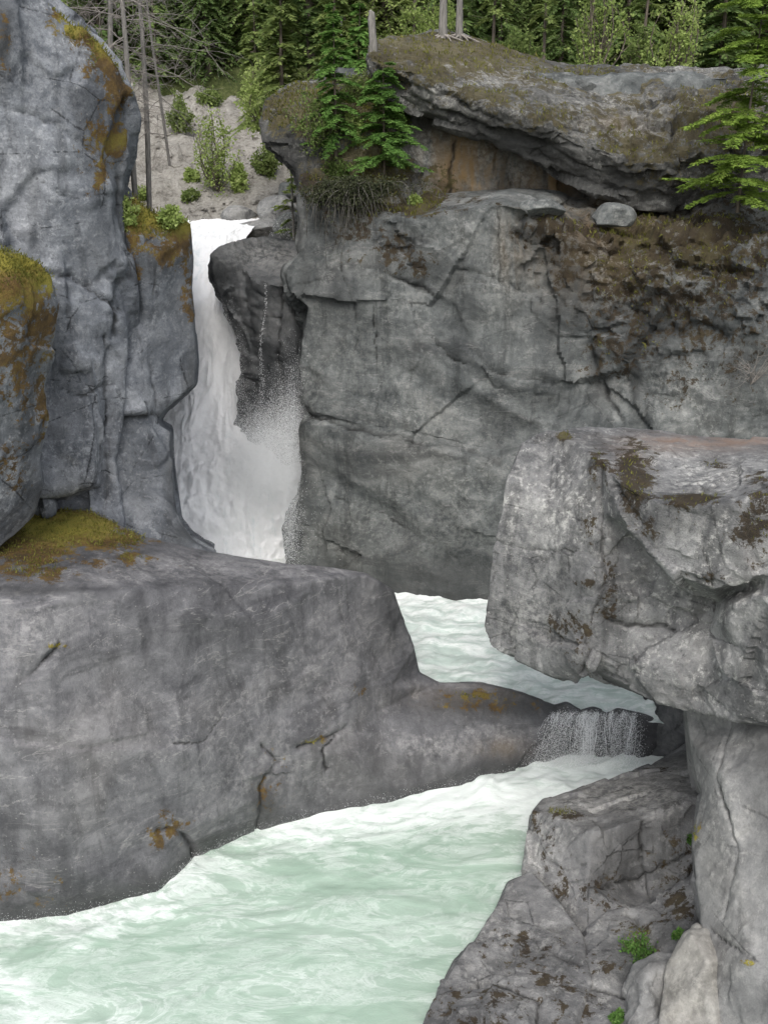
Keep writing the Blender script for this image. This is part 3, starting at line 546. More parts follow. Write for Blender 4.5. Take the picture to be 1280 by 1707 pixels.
BANK2 = [(700,1760),(718,1668),(748,1632),(795,1560),(830,1528),(846,1472),(884,1422),(893,1352),(985,1312),(1110,1262)]
def river_z(X, Y):
    p = np.stack([X, Y, X*0], -1).reshape(-1, 3)
    a = p[:, 0]*-.83+p[:, 1]*-.55; b = p[:, 0]*-.55+p[:, 1]*.83
    q = np.stack([a*.6, b, a*0], -1)
    w = np.stack([fbm(q+5, .5, 2), fbm(q+25, .5, 2), q[:, 0]*0], -1)
    px, py = project(p)
    near = np.exp(-(seg_dist(px, py, BANK)/50)**2)
    up = sstep(560, 1050, px)*(1-sstep(1290, 1420, py))
    amp = .08+.10*near+.12*up
    z = amp*(ridged(q+w*.9, .45, 3)*.45+1.0*fbm(q+w*1.3, .8, 4)+.4*np.abs(fbm(q+w*.8, 1.8, 3)))+.006*fbm(q, 6, 2)
    return z.reshape(X.shape)
def foam_attr(o, co, f):
    a = o.data.attributes.new('foam', 'FLOAT', 'POINT'); a.data.foreach_set('value', np.clip(f, 0, 1).astype(np.float32))
o, co, fc = grid('river', -16, 13, 5, 22.6, .055, river_z, m_riv)
px, py = project(co)
wv_ = 50*fbm(co, .6, 4)
f = .68*np.exp(-(np.maximum(0, seg_dist(px, py, BANK)+wv_)/44)**2)+.25*np.exp(-((seg_dist(px, py, BANK2)+wv_)/24)**2)+.95*sstep(430, 960, px+wv_)*(1-sstep(1285, 1480, py+wv_))+.35*sstep(.05, .3, co[:, 2])+.12*sstep(-.1, .4, fbm(co*np.array([1, 1, 0]), .4, 3))
f = np.maximum(f, .6*np.exp(-((seg_dist(px, py, [(-50,1600),(60,1700),(200,1740)])+wv_)/50)**2))
foam_attr(o, co, f)
tag(o, 'milky pale green river with white foam rushing through the lower channel', 'river', kind='structure')
def pool_z(X, Y):
    p = np.stack([X, Y, X*0], -1).reshape(-1, 3)
    z = 1.0+.10*ridged(p, .8, 3)+.15*fbm(p, 1.5, 4)
    z -= .25*(1-sstep(21.25, 21.9, p[:, 1]))
    return z.reshape(X.shape)
o, co, fc = grid('pool', -11, 7.3, 21.25, 33, .065, pool_z, m_pool)
foam_attr(o, co, .4+.6*sstep(26, 30, co[:, 1])+.4*sstep(1.05, 1.25, co[:, 2]))
tag(o, 'foaming white pool between the slab and the big cliff', 'pool', kind='structure')
def fall_mat(name, stops, bstr, sc=(2.6, .5, .3)):
    m, t = newmat(name); pos = N(t, 'ShaderNodeNewGeometry').outputs['Position']
    mp = N(t, 'ShaderNodeMapping', {'Vector': pos, 'Scale': sc}).outputs[0]
    n = NOISE(t, mp, 1.2, 8, .68, .7); n2 = NOISE(t, pos, 3.4, 8, .74, .3)
    hh = M(t, 'ADD', M(t, 'MULTIPLY', n, .6), M(t, 'MULTIPLY', n2, .4))
    col = RAMP(t, hh, stops)
    bp = N(t, 'ShaderNodeBump', {'Strength': bstr, 'Distance': .15, 'Height': hh}).outputs[0]
    d = N(t, 'ShaderNodeBsdfDiffuse', {'Color': col, 'Normal': bp}); tl = N(t, 'ShaderNodeBsdfTranslucent', {'Color': col})
    b = N(t, 'ShaderNodeMixShader', {0: .04, 1: d.outputs[0], 2: tl.outputs[0]})
    N(t, 'ShaderNodeOutputMaterial', {0: b.outputs[0]}); return m
m_fall = fall_mat('falling_water', [(.36, (.82, .86, .87)), (.43, (.95, .96, .96)), (.49, (.995, .995, .995))], .4)
m_drop = newmat('water_drops'); N(m_drop[1], 'ShaderNodeOutputMaterial', {0: N(m_drop[1], 'ShaderNodeMixShader', {0: .45, 1: N(m_drop[1], 'ShaderNodeBsdfDiffuse', {'Color': (.98, .985, .985, 1)}).outputs[0], 2: N(m_drop[1], 'ShaderNodeBsdfTranslucent', {'Color': (.98, .985, .985, 1)}).outputs[0]}).outputs[0]}); m_drop = m_drop[0]
def loft(name, rows, nu, nv, mat, amp, seed=0):
    ks = np.linspace(0, len(rows)-1, nv); R = np.array(rows, float)
    R = np.stack([np.interp(ks, np.arange(len(rows)), R[:, j]) for j in range(5)], 1)
    for _ in range(6): R[1:-1] = (R[:-2]+2*R[1:-1]+R[2:])/4
    co = np.array([[P(r[1]+(r[2]-r[1])*u, r[0], r[3]+(r[4]-r[3])*u) for u in np.linspace(0, 1, nu)] for r in R]).reshape(-1, 3)
    q = co*np.array([1.4, .5, .45])+seed
    w = np.stack([fbm(q+3, .8, 2), q[:, 0]*0, q[:, 0]*0], 1)
    low = 1-sstep(2.5, 6.5, co[:, 2])
    dsp = amp*(fbm(q+w*.6, 1., 3)*.9+.3*ridged(q+w, 1.7, 3)+.25*fbm(co, 2.6, 4))+low*(.7*np.abs(fbm(co, .55, 4))+.3*np.abs(fbm(co+9, 1.5, 4)))
    co = co+np.array([0, -.75, .6])*dsp[:, None]
    i = np.arange(nu*nv).reshape(nv, nu)
    fc = np.stack([i[:-1, :-1], i[1:, :-1], i[1:, 1:], i[:-1, 1:]], -1).reshape(-1, 4)
    me = bpy.data.meshes.new(name); me.from_pydata(co.tolist(), [], fc.tolist()); smooth(me)
    return link(name, me, mat)
o = loft('waterfall', [(358,290,540,50,50),(364,290,540,46,46),(372,290,430,43,43.5),(395,280,410,40.3,40.3),(450,275,410,38.4,38.2),(520,275,430,36.8,36.1),(600,270,440,35.3,34.6),(650,260,440,34.6,34.1),(700,240,450,34.0,33.2),(738,235,540,33.3,32.1),(790,230,540,32.2,31.8),(860,230,540,31.0,31.9),(930,240,540,29.9,31.9),(955,240,540,29.5,31.9),(1000,240,540,29.2,31.9)], 220, 420, m_fall, .26)
tag(o, 'tall white waterfall pouring down the narrow gap between the left cliffs and the dark rock', 'waterfall', kind='structure')

class MB:
    def __init__(s): s.v = []; s.f = []; s.n = 0
    def add(s, v, f):
        s.v.append(np.asarray(v, float)); s.f += [[i+s.n for i in q] for q in f]; s.n += len(v)
    def tube(s, pts, rad, k=6):
        pts = [np.asarray(p, float) for p in pts]; V = []
        for i, p in enumerate(pts):
            t = pts[min(i+1, len(pts)-1)]-pts[max(i-1, 0)]; t /= np.linalg.norm(t)+1e-9
            a = np.cross(t, [0, 0, 1.] if abs(t[2]) < .9 else [1., 0, 0]); a /= np.linalg.norm(a); b = np.cross(t, a)
            for j in range(k):
                an = 2*math.pi*j/k; V.append(p+(a*math.cos(an)+b*math.sin(an))*rad[i])
        Fc = [[i*k+j, i*k+(j+1) % k, (i+1)*k+(j+1) % k, (i+1)*k+j] for i in range(len(pts)-1) for j in range(k)]
        Fc.append([(len(pts)-1)*k+j for j in range(k)])
        s.add(V, Fc)
    def leaves(s, B, D, W):
        B, D, W = map(np.asarray, (B, D, W)); n = len(B)
        if not n: return
        V = np.stack([B, B+D*.45+W, B+D, B+D*.45-W], 1).reshape(-1, 3)
        s.v.append(V); s.f += (np.arange(n*4).reshape(-1, 4)+s.n).tolist(); s.n += n*4
    def drops(s, B, size, r, stretch=None):
        n = len(B); D = r.normal(size=(n, 3)); D /= np.linalg.norm(D, axis=1)[:, None]
        if stretch is not None: D = D*.35+np.array([0, -.1, -1.])*stretch
        W = np.cross(D, r.normal(size=(n, 3))); W /= np.linalg.norm(W, axis=1)[:, None]
        sz = (size*r.uniform(.5, 1.3, n))[:, None]
        s.leaves(B-D*sz, D*sz*2, W*sz*.8)
    def build(s, name, mat, parent=None, sm=False):
        me = bpy.data.meshes.new(name); me.from_pydata(np.concatenate(s.v).tolist(), [], s.f)
        if sm: smooth(me)
        return link(name, me, mat, parent)
rs = np.random.RandomState(3)
mb = MB()
def casc(n):
    c = rs.choice(5, n, p=[.28, .38, .10, .18, .06])
    x = np.select([c == 0, c == 1, c == 2, c == 3, c == 4], [rs.uniform(920, 968, n), rs.normal(979, 9, n), rs.uniform(990, 1022, n), rs.normal(1042, 10, n), rs.normal(1020, 4, n)])
    return x, -(.8*rs.rand(n)*(c == 0))-.25*rs.rand(n)*(c == 1)+rs.normal(size=n)*.08, c
X, VX, CC = casc(120)
for x, vx in zip(X, VX):
    p0 = P(x, 1186+rs.normal()*2, 21.24); w = .002+.008*rs.rand()**2; vy = rs.uniform(.3, .65); s0 = max(0, rs.uniform(-.2, .6)); s1 = min(1.05, s0+rs.uniform(.15, .7)); ph = rs.uniform(0, 6)
    ss = np.linspace(s0, s1, 8)
    mb.tube([p0+np.array([vx*s_+.04*math.sin(7*s_+ph), -.12-vy*s_, .04-1.15*s_*s_]) for s_ in ss], [w*(.3+.9*rs.rand())*min(1, 5*(s1-s_)+.1) for s_ in ss], 4)
n = 42000
X, VX, CC = casc(n); S = rs.beta(1.4, .8, n)*1.08
B = PV(X, 1186+rs.normal(size=n)*2, np.full(n, 21.24))+np.stack([VX*S+.04*np.sin(6*S+X*.3)+rs.normal(size=n)*.06*S, -.12-rs.uniform(.3, .75, n)*S, .04-1.15*S*S+rs.normal(size=n)*.03], -1)
mb.drops(B, np.full(n, .0075), rs, 1.0)
o = mb.build('cascade', m_drop)
tag(o, 'small cascade of thin broken white water spilling over the dark lip below the right boulder', 'cascade', kind='structure')
mb = MB(); n = 800; I = rs.rand(n)**.8*265
B = PV(442+3*np.sin(I*.045)-.045*I+rs.normal(size=n)*(1.0+.009*I), 471+I, np.full(n, 31.75)); mb.drops(B, np.full(n, .009), rs, 1.5)
o = mb.build('water_trickle', m_drop)
tag(o, 'thin broken thread of drops trickling down the dark midstream rock', 'trickle', kind='structure')
mb = MB()
for (x, y, d, sx, sy, n, r0) in ((400,760,31.9,16,34,14000,.0085),(428,752,31.4,24,30,38000,.0085),(462,744,31.2,24,40,64000,.0085),(490,752,30.8,14,60,40000,.0085),(440,792,30.7,40,32,50000,.008),(394,640,33.4,8,60,7000,.009),(378,530,34.,7,40,4000,.009),(340,430,38,14,60,1500,.011),(294,770,31.5,9,70,6000,.009),(472,384,36,14,10,300,.012),(430,880,29.4,36,40,9000,.009),(482,880,29.4,9,45,9000,.008),(330,900,28.8,24,20,4000,.008)):
    B = PV(x+rs.normal(size=n)*sx, y-rs.normal(size=n)*sy, d-.6*rs.rand(n)); mb.drops(B, np.full(n, r0), rs)
# splash zone at the foot of the small cascade, just above the river surface
n = 9000; xx = rs.normal(size=n)*.55+4.25; yy = 20.75+rs.normal(size=n)*.16
mb.drops(np.stack([xx, yy, .08+np.abs(rs.normal(size=n))*.09], -1), np.full(n, .0055), rs)
n = 5000; k = rs.randint(0, len(BANK)-2, n); u = rs.rand(n); bk_ = np.array(BANK, float)
px_ = bk_[k, 0]*(1-u)+bk_[k+1, 0]*u; py_ = bk_[k, 1]*(1-u)+bk_[k+1, 1]*u+6-np.abs(rs.normal(size=n))*9
dd_ = (H0-.15)/np.tan(np.arctan((py_-853.5)/F)+PIT)
mb.drops(PV(px_, py_-4, dd_-.15), np.full(n, .006), rs)
o = mb.build('spray', m_drop)
tag(o, 'white spray and fine droplets thrown up where the falls and rapids strike rock', 'spray', kind='stuff')

for i, (x, y, w, h, d, lab) in enumerate([
    (466,352,80,46,45,'grey flat boulder above the waterfall lip, left of the brushy knob'),(492,320,56,40,46,'small grey boulder highest above the waterfall lip'),(428,380,84,30,43,'low soaked boulder right behind the lip of the waterfall'),(490,378,64,44,42,'grey boulder closest to the cliff above the waterfall lip'),(398,356,60,24,45,'low pale boulder left of the others above the waterfall lip'),(440,330,46,24,48,'small pale boulder at the foot of the gravel slope')]):
    boulder(x, y, w, h, mat_cliff if i % 2 else mat_pil, lab, 'boulders at the head of the waterfall', d, seed=20+i)
boulder(1022,360,70,40,mat_cliff,'rounded pale boulder lying on the ledge under the overhang', None, 29.8, seed=31)
boulder(905,345,80,30,mat_cliff,'low tan boulder on the cliff ledge left of the rounded one', None, 29.9, seed=32)
mb = MB(); r = np.random.RandomState(8)
bmi = bmesh.new(); bmesh.ops.create_icosphere(bmi, subdivisions=1, radius=1); IV = np.array([v.co[:] for v in bmi.verts]); IF = [[v.index for v in f.verts] for f in bmi.faces]; bmi.free()
for k in range(900):
    x = r.uniform(-16, -1); y = r.uniform(42, 57)
    l = GRB.ray_cast(Vector((x, y, 60)), Vector((0, 0, -1)))[0]
    if l is None: continue
    s = .05+.16*r.rand()**3*(1.6 if y < 47 else 1)
    mb.add((IV*(1+.25*r.normal(size=(len(IV), 1))))*np.array([s*r.uniform(.8, 1.5), s, s*r.uniform(.5, .9)])+np.array(l), IF)
o = mb.build('loose_stones', m_grav); tag(o, 'loose grey stones scattered over the gravel slope', 'stones', kind='stuff')

# ---------------------------------------------------------------- vegetation
def leaf_mat(name, a, b, c, tr=.35, sc=.9):
    m, t = newmat(name); pos = N(t, 'ShaderNodeNewGeometry').outputs['Position']
    rnd = N(t, 'ShaderNodeObjectInfo').outputs['Random']
    isl = N(t, 'ShaderNodeNewGeometry').outputs['Random Per Island']
    n = M(t, 'ADD', M(t, 'MULTIPLY', NOISE(t, pos, sc, 2, .6), .55), M(t, 'ADD', M(t, 'MULTIPLY', isl, .3), M(t, 'MULTIPLY', rnd, .15)))
    col = RAMP(t, n, [(.28, a), (.5, b), (.74, c)])
    d = N(t, 'ShaderNodeBsdfDiffuse', {'Color': col})
    tl = N(t, 'ShaderNodeBsdfTranslucent', {'Color': MIX(t, .3, col, (c[0]*1.2, c[1]*1.2, c[2]))})
    mx = N(t, 'ShaderNodeMixShader', {0: tr, 1: d.outputs[0], 2: tl.outputs[0]})
    N(t, 'ShaderNodeOutputMaterial', {0: mx.outputs[0]}); return m
def bark_mat(name, a, b):
    m, t = newmat(name); pos = N(t, 'ShaderNodeTexCoord').outputs['Object']
    mp = N(t, 'ShaderNodeMapping', {'Vector': pos, 'Scale': (9, 9, 1.5)}).outputs[0]
    n = NOISE(t, mp, 2., 5, .7)
    d = N(t, 'ShaderNodeBsdfPrincipled', {'Base Color': RAMP(t, n, [(.35, a), (.65, b)]), 'Roughness': .9})
    N(t, 'ShaderNodeOutputMaterial', {0: d.outputs[0]}); return m
L_dark = leaf_mat('dark_needles', (.065, .108, .04), (.135, .205, .07), (.245, .315, .11), .44)
L_mid = leaf_mat('mid_needles', (.095, .138, .048), (.19, .25, .08), (.30, .355, .125), .44)
L_fir = leaf_mat('fresh_fir_needles', (.06, .13, .035), (.13, .245, .06), (.23, .36, .1), sc=2.)
L_yfir = leaf_mat('yellow_green_needles', (.11, .18, .035), (.21, .31, .06), (.33, .42, .10), sc=2.)
L_light = leaf_mat('light_leaves', (.15, .21, .06), (.28, .36, .11), (.42, .49, .19), .4, 1.5)
L_shrub = leaf_mat('shrub_leaves', (.07, .115, .033), (.16, .215, .07), (.27, .32, .12), .38, 1.5)
L_fern = leaf_mat('deep_green_leaves', (.045, .11, .03), (.10, .20, .05), (.19, .31, .09), .38, 3.)
L_dead = leaf_mat('dry_twig_leaves', (.025, .032, .018), (.055, .062, .036), (.10, .105, .06), .1, 2.)
L_under = leaf_mat('undergrowth_leaves', (.04, .075, .025), (.12, .175, .05), (.25, .31, .095), .38, .5)
L_grass = leaf_mat('moss_grass_blades', (.06, .06, .015), (.14, .14, .035), (.25, .25, .07), .3, 1.5)
B_grey = bark_mat('grey_bark', (.10, .095, .085), (.25, .235, .215))
B_brown = bark_mat('brown_bark', (.05, .042, .034), (.16, .13, .1))
B_bare = bark_mat('bleached_twigs', (.14, .125, .11), (.32, .29, .26))
B_root = bark_mat('dull_root_bark', (.06, .055, .045), (.16, .15, .13))

def conifer(H, R, seed, start=.05, gap=.35, nb=6, twig=.35, tw=.045, droop=.45, sstepn=.08, needles=False, trunk_r=None, power=.8, rise=.15):
    r = np.random.RandomState(seed); tr = MB(); br = MB(); cr = MB()
    tr_r = trunk_r or H*.013
    bend = r.normal(size=2)*.02*H
    pts = [np.array([bend[0]*(s*s), bend[1]*(s*s), H*s]) for s in np.linspace(0, 1, 10)]
    pts[0] = pts[0]-np.array([0, 0, .15])
    tr.tube(pts, [tr_r*(1-.93*s)*(1.25 if s == 0 else 1) for s in np.linspace(0, 1, 10)], 8)
    B = []; D = []; W = []
    z = start*H
    while z < H*.98:
        t = z/H
        for k in range(max(3, int(nb*(1-.35*t)))):
            L = R*((1-t)**power)*r.uniform(.5, 1.12)+.12
            az = r.uniform(0, 2*math.pi); dr = np.array([math.cos(az), math.sin(az), 0]); sd = np.array([-dr[1], dr[0], 0])
            z0 = z+r.uniform(-.6, .6)*gap; c0 = np.array([bend[0]*t*t, bend[1]*t*t, z0])
            rr = rise+r.normal()*.12; dp = droop*r.uniform(.6, 1.4)
            f = lambda s: c0+dr*L*s+np.array([0, 0, L*(rr*s-dp*s*s)])
            br.tube([f(s) for s in (0, .33, .66, 1)], [tr_r*.22*(1-.5*t), tr_r*.15*(1-.5*t), tr_r*.09*(1-.5*t), .004], 4)
            s = .12
            while s <= 1.02:
                b = f(min(s, 1)); tg = f(min(s, 1)+.02)-f(min(s, 1)-.02); tg /= np.linalg.norm(tg)
                for sg in (-1, 1):
                    l = twig*(1.15-.75*s)*r.uniform(.6, 1.2)*(.45+.55*min(1, L/R*1.5))
                    d = tg*r.uniform(.5, .9)+sd*sg*r.uniform(.6, .95)+np.array([0, 0, r.uniform(-.3, .08)])
                    d /= np.linalg.norm(d)
                    if needles:
                        m = max(4, int(l/.036)); ss = np.cross(d, np.array([0, 0, 1.])); ss /= np.linalg.norm(ss)
                        for j in range(m):
                            q = b+d*l*(j/m)
                            for g2 in (-1, 1):
                                nd = (d*.55+ss*g2*.8+np.array([0, 0, r.uniform(-.3, .35)]))*tw*2.*(1.1-.5*j/m)
                                B.append(q); D.append(nd); W.append((d+np.array([0, 0, r.uniform(-.6, .6)]))*tw*.36)
                    else:
                        B.append(b); D.append(d*l); wv = np.cross(d, [0, 0, 1.]); wv /= np.linalg.norm(wv)+1e-6
                        W.append((wv+np.array([0, 0, r.uniform(-.9, .9)]))*tw)
                s += sstepn*r.uniform(.7, 1.3)
        z += gap*r.uniform(.75, 1.25)
    cr.leaves(B, D, W)
    return tr, br, cr
def tree_obj(name, parts, mats, loc, label, cat, group=None, rot=None, tilt=(0, 0)):
    root = empty(name, loc); tag(root, label, cat, group)
    for (pn_, mb_), mt in zip(parts, mats):
        if mb_.n: mb_.build(pn_, mt, root, sm=(mt in (B_grey, B_brown, B_bare, B_root)))
    root.rotation_euler = (tilt[0], tilt[1], rot if rot is not None else random.uniform(0, 6.28))
    return root
def make_conifer(loc, label, leafm, barkm=B_brown, group=None, name='conifer_tree', rot=None, tilt=(0, 0), **kw):
    tr, br, cr = conifer(**kw)
    return tree_obj(name, [('trunk', tr), ('branches', br), ('crown', cr)], [barkm, barkm, leafm], loc, label, 'tree', group, rot, tilt)
def shrub(h, w, seed, stems=9, leaf=.09, per=130, taper=True, lw=.32, low=.15):
    r = np.random.RandomState(seed); st = MB(); cr = MB(); B = []; D = []; W = []
    for k in range(stems):
        az = r.uniform(0, 6.28); sp = r.uniform(.1, 1)*w*.5; hh = h*(1-.55*(sp/(w*.5))**1.5 if taper else 1)*r.uniform(.7, 1.05)
        e = np.array([math.cos(az)*sp, math.sin(az)*sp, hh]); c = r.normal(size=3)*.08*h; c[2] = 0
        f = lambda s: np.array([e[0]*s**.8, e[1]*s**.8, e[2]*s-.05])+c*math.sin(s*3.1)
        st.tube([f(s) for s in np.linspace(0, 1, 6)], [h*.009*(1-.85*s)+.003 for s in np.linspace(0, 1, 6)], 5)
        ncl = max(4, int(per/14))
        for j in range(ncl):
            s = r.uniform(low, 1)
            cc = f(s)+r.normal(size=3)*w*.11*(1.25-s)
            if j % 2 == 0: st.tube([f(max(0, s-.12)), cc], [.005*h, .003], 4)
            m = r.randint(8, 20)
            q = cc+r.normal(size=(m, 3))*w*.055; d = r.normal(size=(m, 3))+np.array([0, 0, -.1]); d /= np.linalg.norm(d, axis=1)[:, None]
            wv = np.cross(d, r.normal(size=(m, 3))); wv /= np.linalg.norm(wv, axis=1)[:, None]
            l = leaf*r.uniform(.6, 1.3, (m, 1)); B.append(q); D.append(d*l); W.append(wv*l*lw)
    cr.leaves(np.concatenate(B), np.concatenate(D), np.concatenate(W)); return st, cr
def make_shrub(loc, label, leafm, group=None, cat='shrub', name='shrub', **kw):
    st, cr = shrub(**kw)
    return tree_obj(name, [('stems', st), ('foliage', cr)], [B_brown, leafm], loc, label, cat, group)
def bare_branching(mb, p, d, L, rad, r, depth):
    pts = [p]; dd = d/np.linalg.norm(d)
    n = 5
    for i in range(n):
        dd = dd+r.normal(size=3)*.13+np.array([0, 0, -.02]); dd /= np.linalg.norm(dd); pts.append(pts[-1]+dd*L/n)
    mb.tube(pts, [rad*(1-.7*i/n) for i in range(n+1)], 5)
    if depth:
        for k in range(r.randint(3, 6)):
            i = r.randint(1, n+1); nd = dd+r.normal(size=3)*.65
            bare_branching(mb, pts[i], nd, L*r.uniform(.35, .6), rad*.5, r, depth-1)

# forest rows behind
protos = []
for i in range(4):
    protos.append(make_conifer((0, 0, 0), 'dark conifer in the dense forest along the hillside behind the gorge', [L_dark, L_dark, L_mid, L_dark][i], group='dark conifers of the forest behind',
        H=9.5+i*.8, R=2.0+.25*(i % 3), seed=40+i, start=.03, gap=.3, nb=8, twig=.55, tw=.06, droop=.5, sstepn=.075))
rr = np.random.RandomState(11)
for y0, st in ((53, 4.2), (58.5, 2.7), (62.5, 2.8), (67, 3.0)):
    x = -y0*.44 if y0 > 55 else 4.0
    while x < y0*.44:
        xx = x+rr.uniform(-.7, .7); yy = y0+rr.uniform(-1.3, 1.3); x += st
        if 55 < y0 < 60 and -2 < xx < 1.5: continue
        src = protos[rr.randint(4)]
        o = src if src.location.length == 0 else copy_tree(src)
        o.location = (xx, yy, float(hill(xx, yy))-.15); o.rotation_euler = (rr.normal()*.03, rr.normal()*.03, rr.uniform(0, 6.28)); s = rr.uniform(.8, 1.25); o.scale = (s*rr.uniform(.9, 1.2), s*rr.uniform(.9, 1.2), s)
for i, (x, d, lab) in enumerate([(483, 40, 'slim grey forest trunk above the brushy knob'), (571, 41, 'pale grey trunk left of the dead stump'), (690, 46, 'dark thin trunk between the stump and the dome pines'), (1065, 47, 'thin pale trunk behind the light green shrubs'), (820, 50, 'thin forest trunk right of the dome pines'), (905, 49, 'thin forest trunk left of the tall light green shrub')]):
    wp = P(x, 110, d); z = float(hill(wp[0], wp[1]))
    make_conifer((wp[0], wp[1], z-.2), lab, L_mid, B_grey if i < 2 else B_brown, name='forest_tree', H=13., R=1.5, seed=60+i, start=.40, gap=.5, nb=5, twig=.45, tw=.05, trunk_r=.11)
for i, (x, y, d, H_, R_, mt, lab) in enumerate([
    (470,150,37,5.5,1.2,L_mid,'olive conifer at the left end of the brushy knob'),
    (560,130,36,4.6,1.0,L_mid,'slender conifer on the brushy knob behind the sapling'),
    (515,135,38,5.,1.3,L_dark,'dark conifer in the middle of the brushy knob'),
    (598,135,35.5,2.6,.8,L_fir,'short bright conifer on the knob just left of the dead stump'),
    (430,200,44,5.,1.3,L_mid,'olive conifer beside the gravel slope, left of the knob'),
    (340,110,58,7,2.2,L_dark,'broad dark fir directly above the gravel slope')]):
    b = P(x, y, d)
    make_conifer((b[0], b[1], b[2]-.3), lab, mt, H=H_, R=R_, seed=80+i, start=.04, gap=.24, nb=7, twig=.42, tw=.05, sstepn=.07)
b = hit(640, 282)
make_conifer(b, 'bright green fir sapling leaning out from the knob over the cliff', L_fir, name='fir_sapling', H=2.9, R=1.35, seed=91, start=.06, gap=.21, nb=8, twig=.40, tw=.05, droop=.38, sstepn=.07, needles=True, power=.6, rise=.22)
b = hit(560, 255)
make_conifer(b, 'thin fir sapling left of the bright one on the knob', L_fir, name='fir_sapling', H=4.0, R=1.05, seed=92, start=.08, gap=.24, nb=7, twig=.34, tw=.05, droop=.42, sstepn=.08, needles=True)
b = P(1229, 345, 28.5)
make_conifer(b, 'yellow green fir on the ledge at the right frame edge', L_yfir, name='fir_tree', H=6.6, R=2.1, seed=95, start=.04, gap=.31, nb=7, twig=.5, tw=.058, droop=.28, sstepn=.06, needles=True, power=.45, rise=.12, trunk_r=.045)
for x, lab, rad in ((738, 'left of two grey pine trunks on top of the dome', .115), (765, 'right of two grey pine trunks on top of the dome', .10)):
    b = hit(x, 62)
    t = make_conifer(b, lab, L_mid, B_grey, name='pine_tree', group='pines on the dome', H=11., R=1.7, seed=int(x), start=.45, gap=.5, nb=5, twig=.45, tw=.05, trunk_r=rad*1.1, rot=0)
    mb = MB()
    for k in range(6):
        a = rr.uniform(-.5, 3.6); L = rr.uniform(.4, 1.1)
        pts = [(math.cos(a+.25*s)*L*s, -math.sin(a)*L*s*.6, .10*(1-s)-.16*s) for s in np.linspace(0, 1, 6)]
        mb.tube(pts, [.05*(1-.7*s) for s in np.linspace(0, 1, 6)], 6)
    mb.build('roots', B_bare, t, True)
b = hit(622, 84)
mb = MB(); mb.tube([(0,0,-.1),(.0,0,.25),(-.03,0,.6),(-.05,.02,.85),(-.04,.0,1.02),(-.1,0,1.1)],[.14,.12,.11,.115,.09,.03],8)
st_ = empty('tree_stump', b); tag(st_, 'short dead grey stump at the left end of the dome', 'stump'); mb.build('trunk', B_grey, st_, True)
for i, (x, y, d, h, w, mt, lab) in enumerate([
    (985,125,43,5.0,2.4,L_light,'tall light green shrub behind the dome, left of the others'),
    (1130,125,44,4.4,2.2,L_light,'light green shrub behind the dome near the right fir'),
    (1062,118,46,2.3,1.5,L_shrub,'mid green shrub between the two light shrubs behind the dome'),
    (720,62,43,2.2,2.4,L_light,'low green bush behind the two dome pines'),
    (865,90,44,1.7,1.8,L_shrub,'low bush behind the crest of the dome'),
    (440,215,40,2.8,1.9,L_light,'yellow green shrub at the left end of the brushy knob'),
    (365,318,50,3.7,2.3,L_light,'large light green bush in the middle of the gravel slope'),
    (402,318,49,1.4,.9,L_light,'small bright bush at the right foot of the large gravel slope bush'),
    (300,222,53,2.0,1.3,L_shrub,'olive bush high on the gravel slope at its left'),
    (446,292,48,1.6,1.4,L_shrub,'grey green bush right of the large gravel slope bush'),
    (320,298,49,.5,.7,L_light,'tiny bright bush at the left foot of the gravel slope'),
    (350,172,55,.6,1.6,L_shrub,'low bush near the top of the gravel slope'),
    (318,330,46,.4,.8,L_shrub,'low bush just above the waterfall lip')]):
    b = P(x, y, d)
    if d >= 46 and x < 500:
        b = hit(x, y)
    elif y < 130 and x > 600: b = np.array([b[0], b[1], b[2]-.4])
    make_shrub(b, lab, mt, h=h, w=w, seed=110+i, stems=15, leaf=.13, per=170)
for i, (x, y, h, w, mt, lab) in enumerate([
    (520,245,1.9,1.5,L_shrub,'grey green leafy shrub on the left of the brushy knob'),
    (590,235,1.0,.8,L_light,'light green leafy shrub between the two fir saplings'),
    (600,165,1.1,1.3,L_shrub,'low dark shrub under the left end of the dome'),
    (660,215,.8,.8,L_shrub,'small leafy shrub right of the bright fir sapling'),
    (240,335,1.0,.9,L_light,'leafy green shrub on the mossy tier left of the waterfall'),
    (285,372,.5,.7,L_light,'small leafy plant on the mossy tier right at the waterfall'),
    (215,370,.7,.5,L_light,'small green plant in the cleft of the tall left cliff'),
    (690,340,.35,.5,L_light,'small bright plant on the left end of the cliff ledge'),
    (560,300,.8,1.2,L_shrub,'low shrub at the foot of the fir sapling')]):
    make_shrub(hit(x, y), lab, mt, h=h, w=w, seed=140+i, stems=11, leaf=.09, per=130)
for i, (x, y, h, w, lab) in enumerate([(1062,1592,.50,.62,'leafy green plant in a cleft of the lower right outcrop'),(1032,1702,.25,.26,'small green plant at the bottom edge left of the pale boulders'),(1130,1562,.2,.2,'tiny green plant beside the beige upright boulder'),(1150,1400,.22,.2,'small green plant where the outcrop meets the pillar')]):
    make_shrub(hit(x, y), lab, L_fern, cat='plant', name='plant', h=h, w=w, seed=160+i, stems=12, leaf=.055, per=100, lw=.3)
b = hit(584, 330)
st = MB(); cr = MB(); B = []; D = []; W = []
r = np.random.RandomState(77)
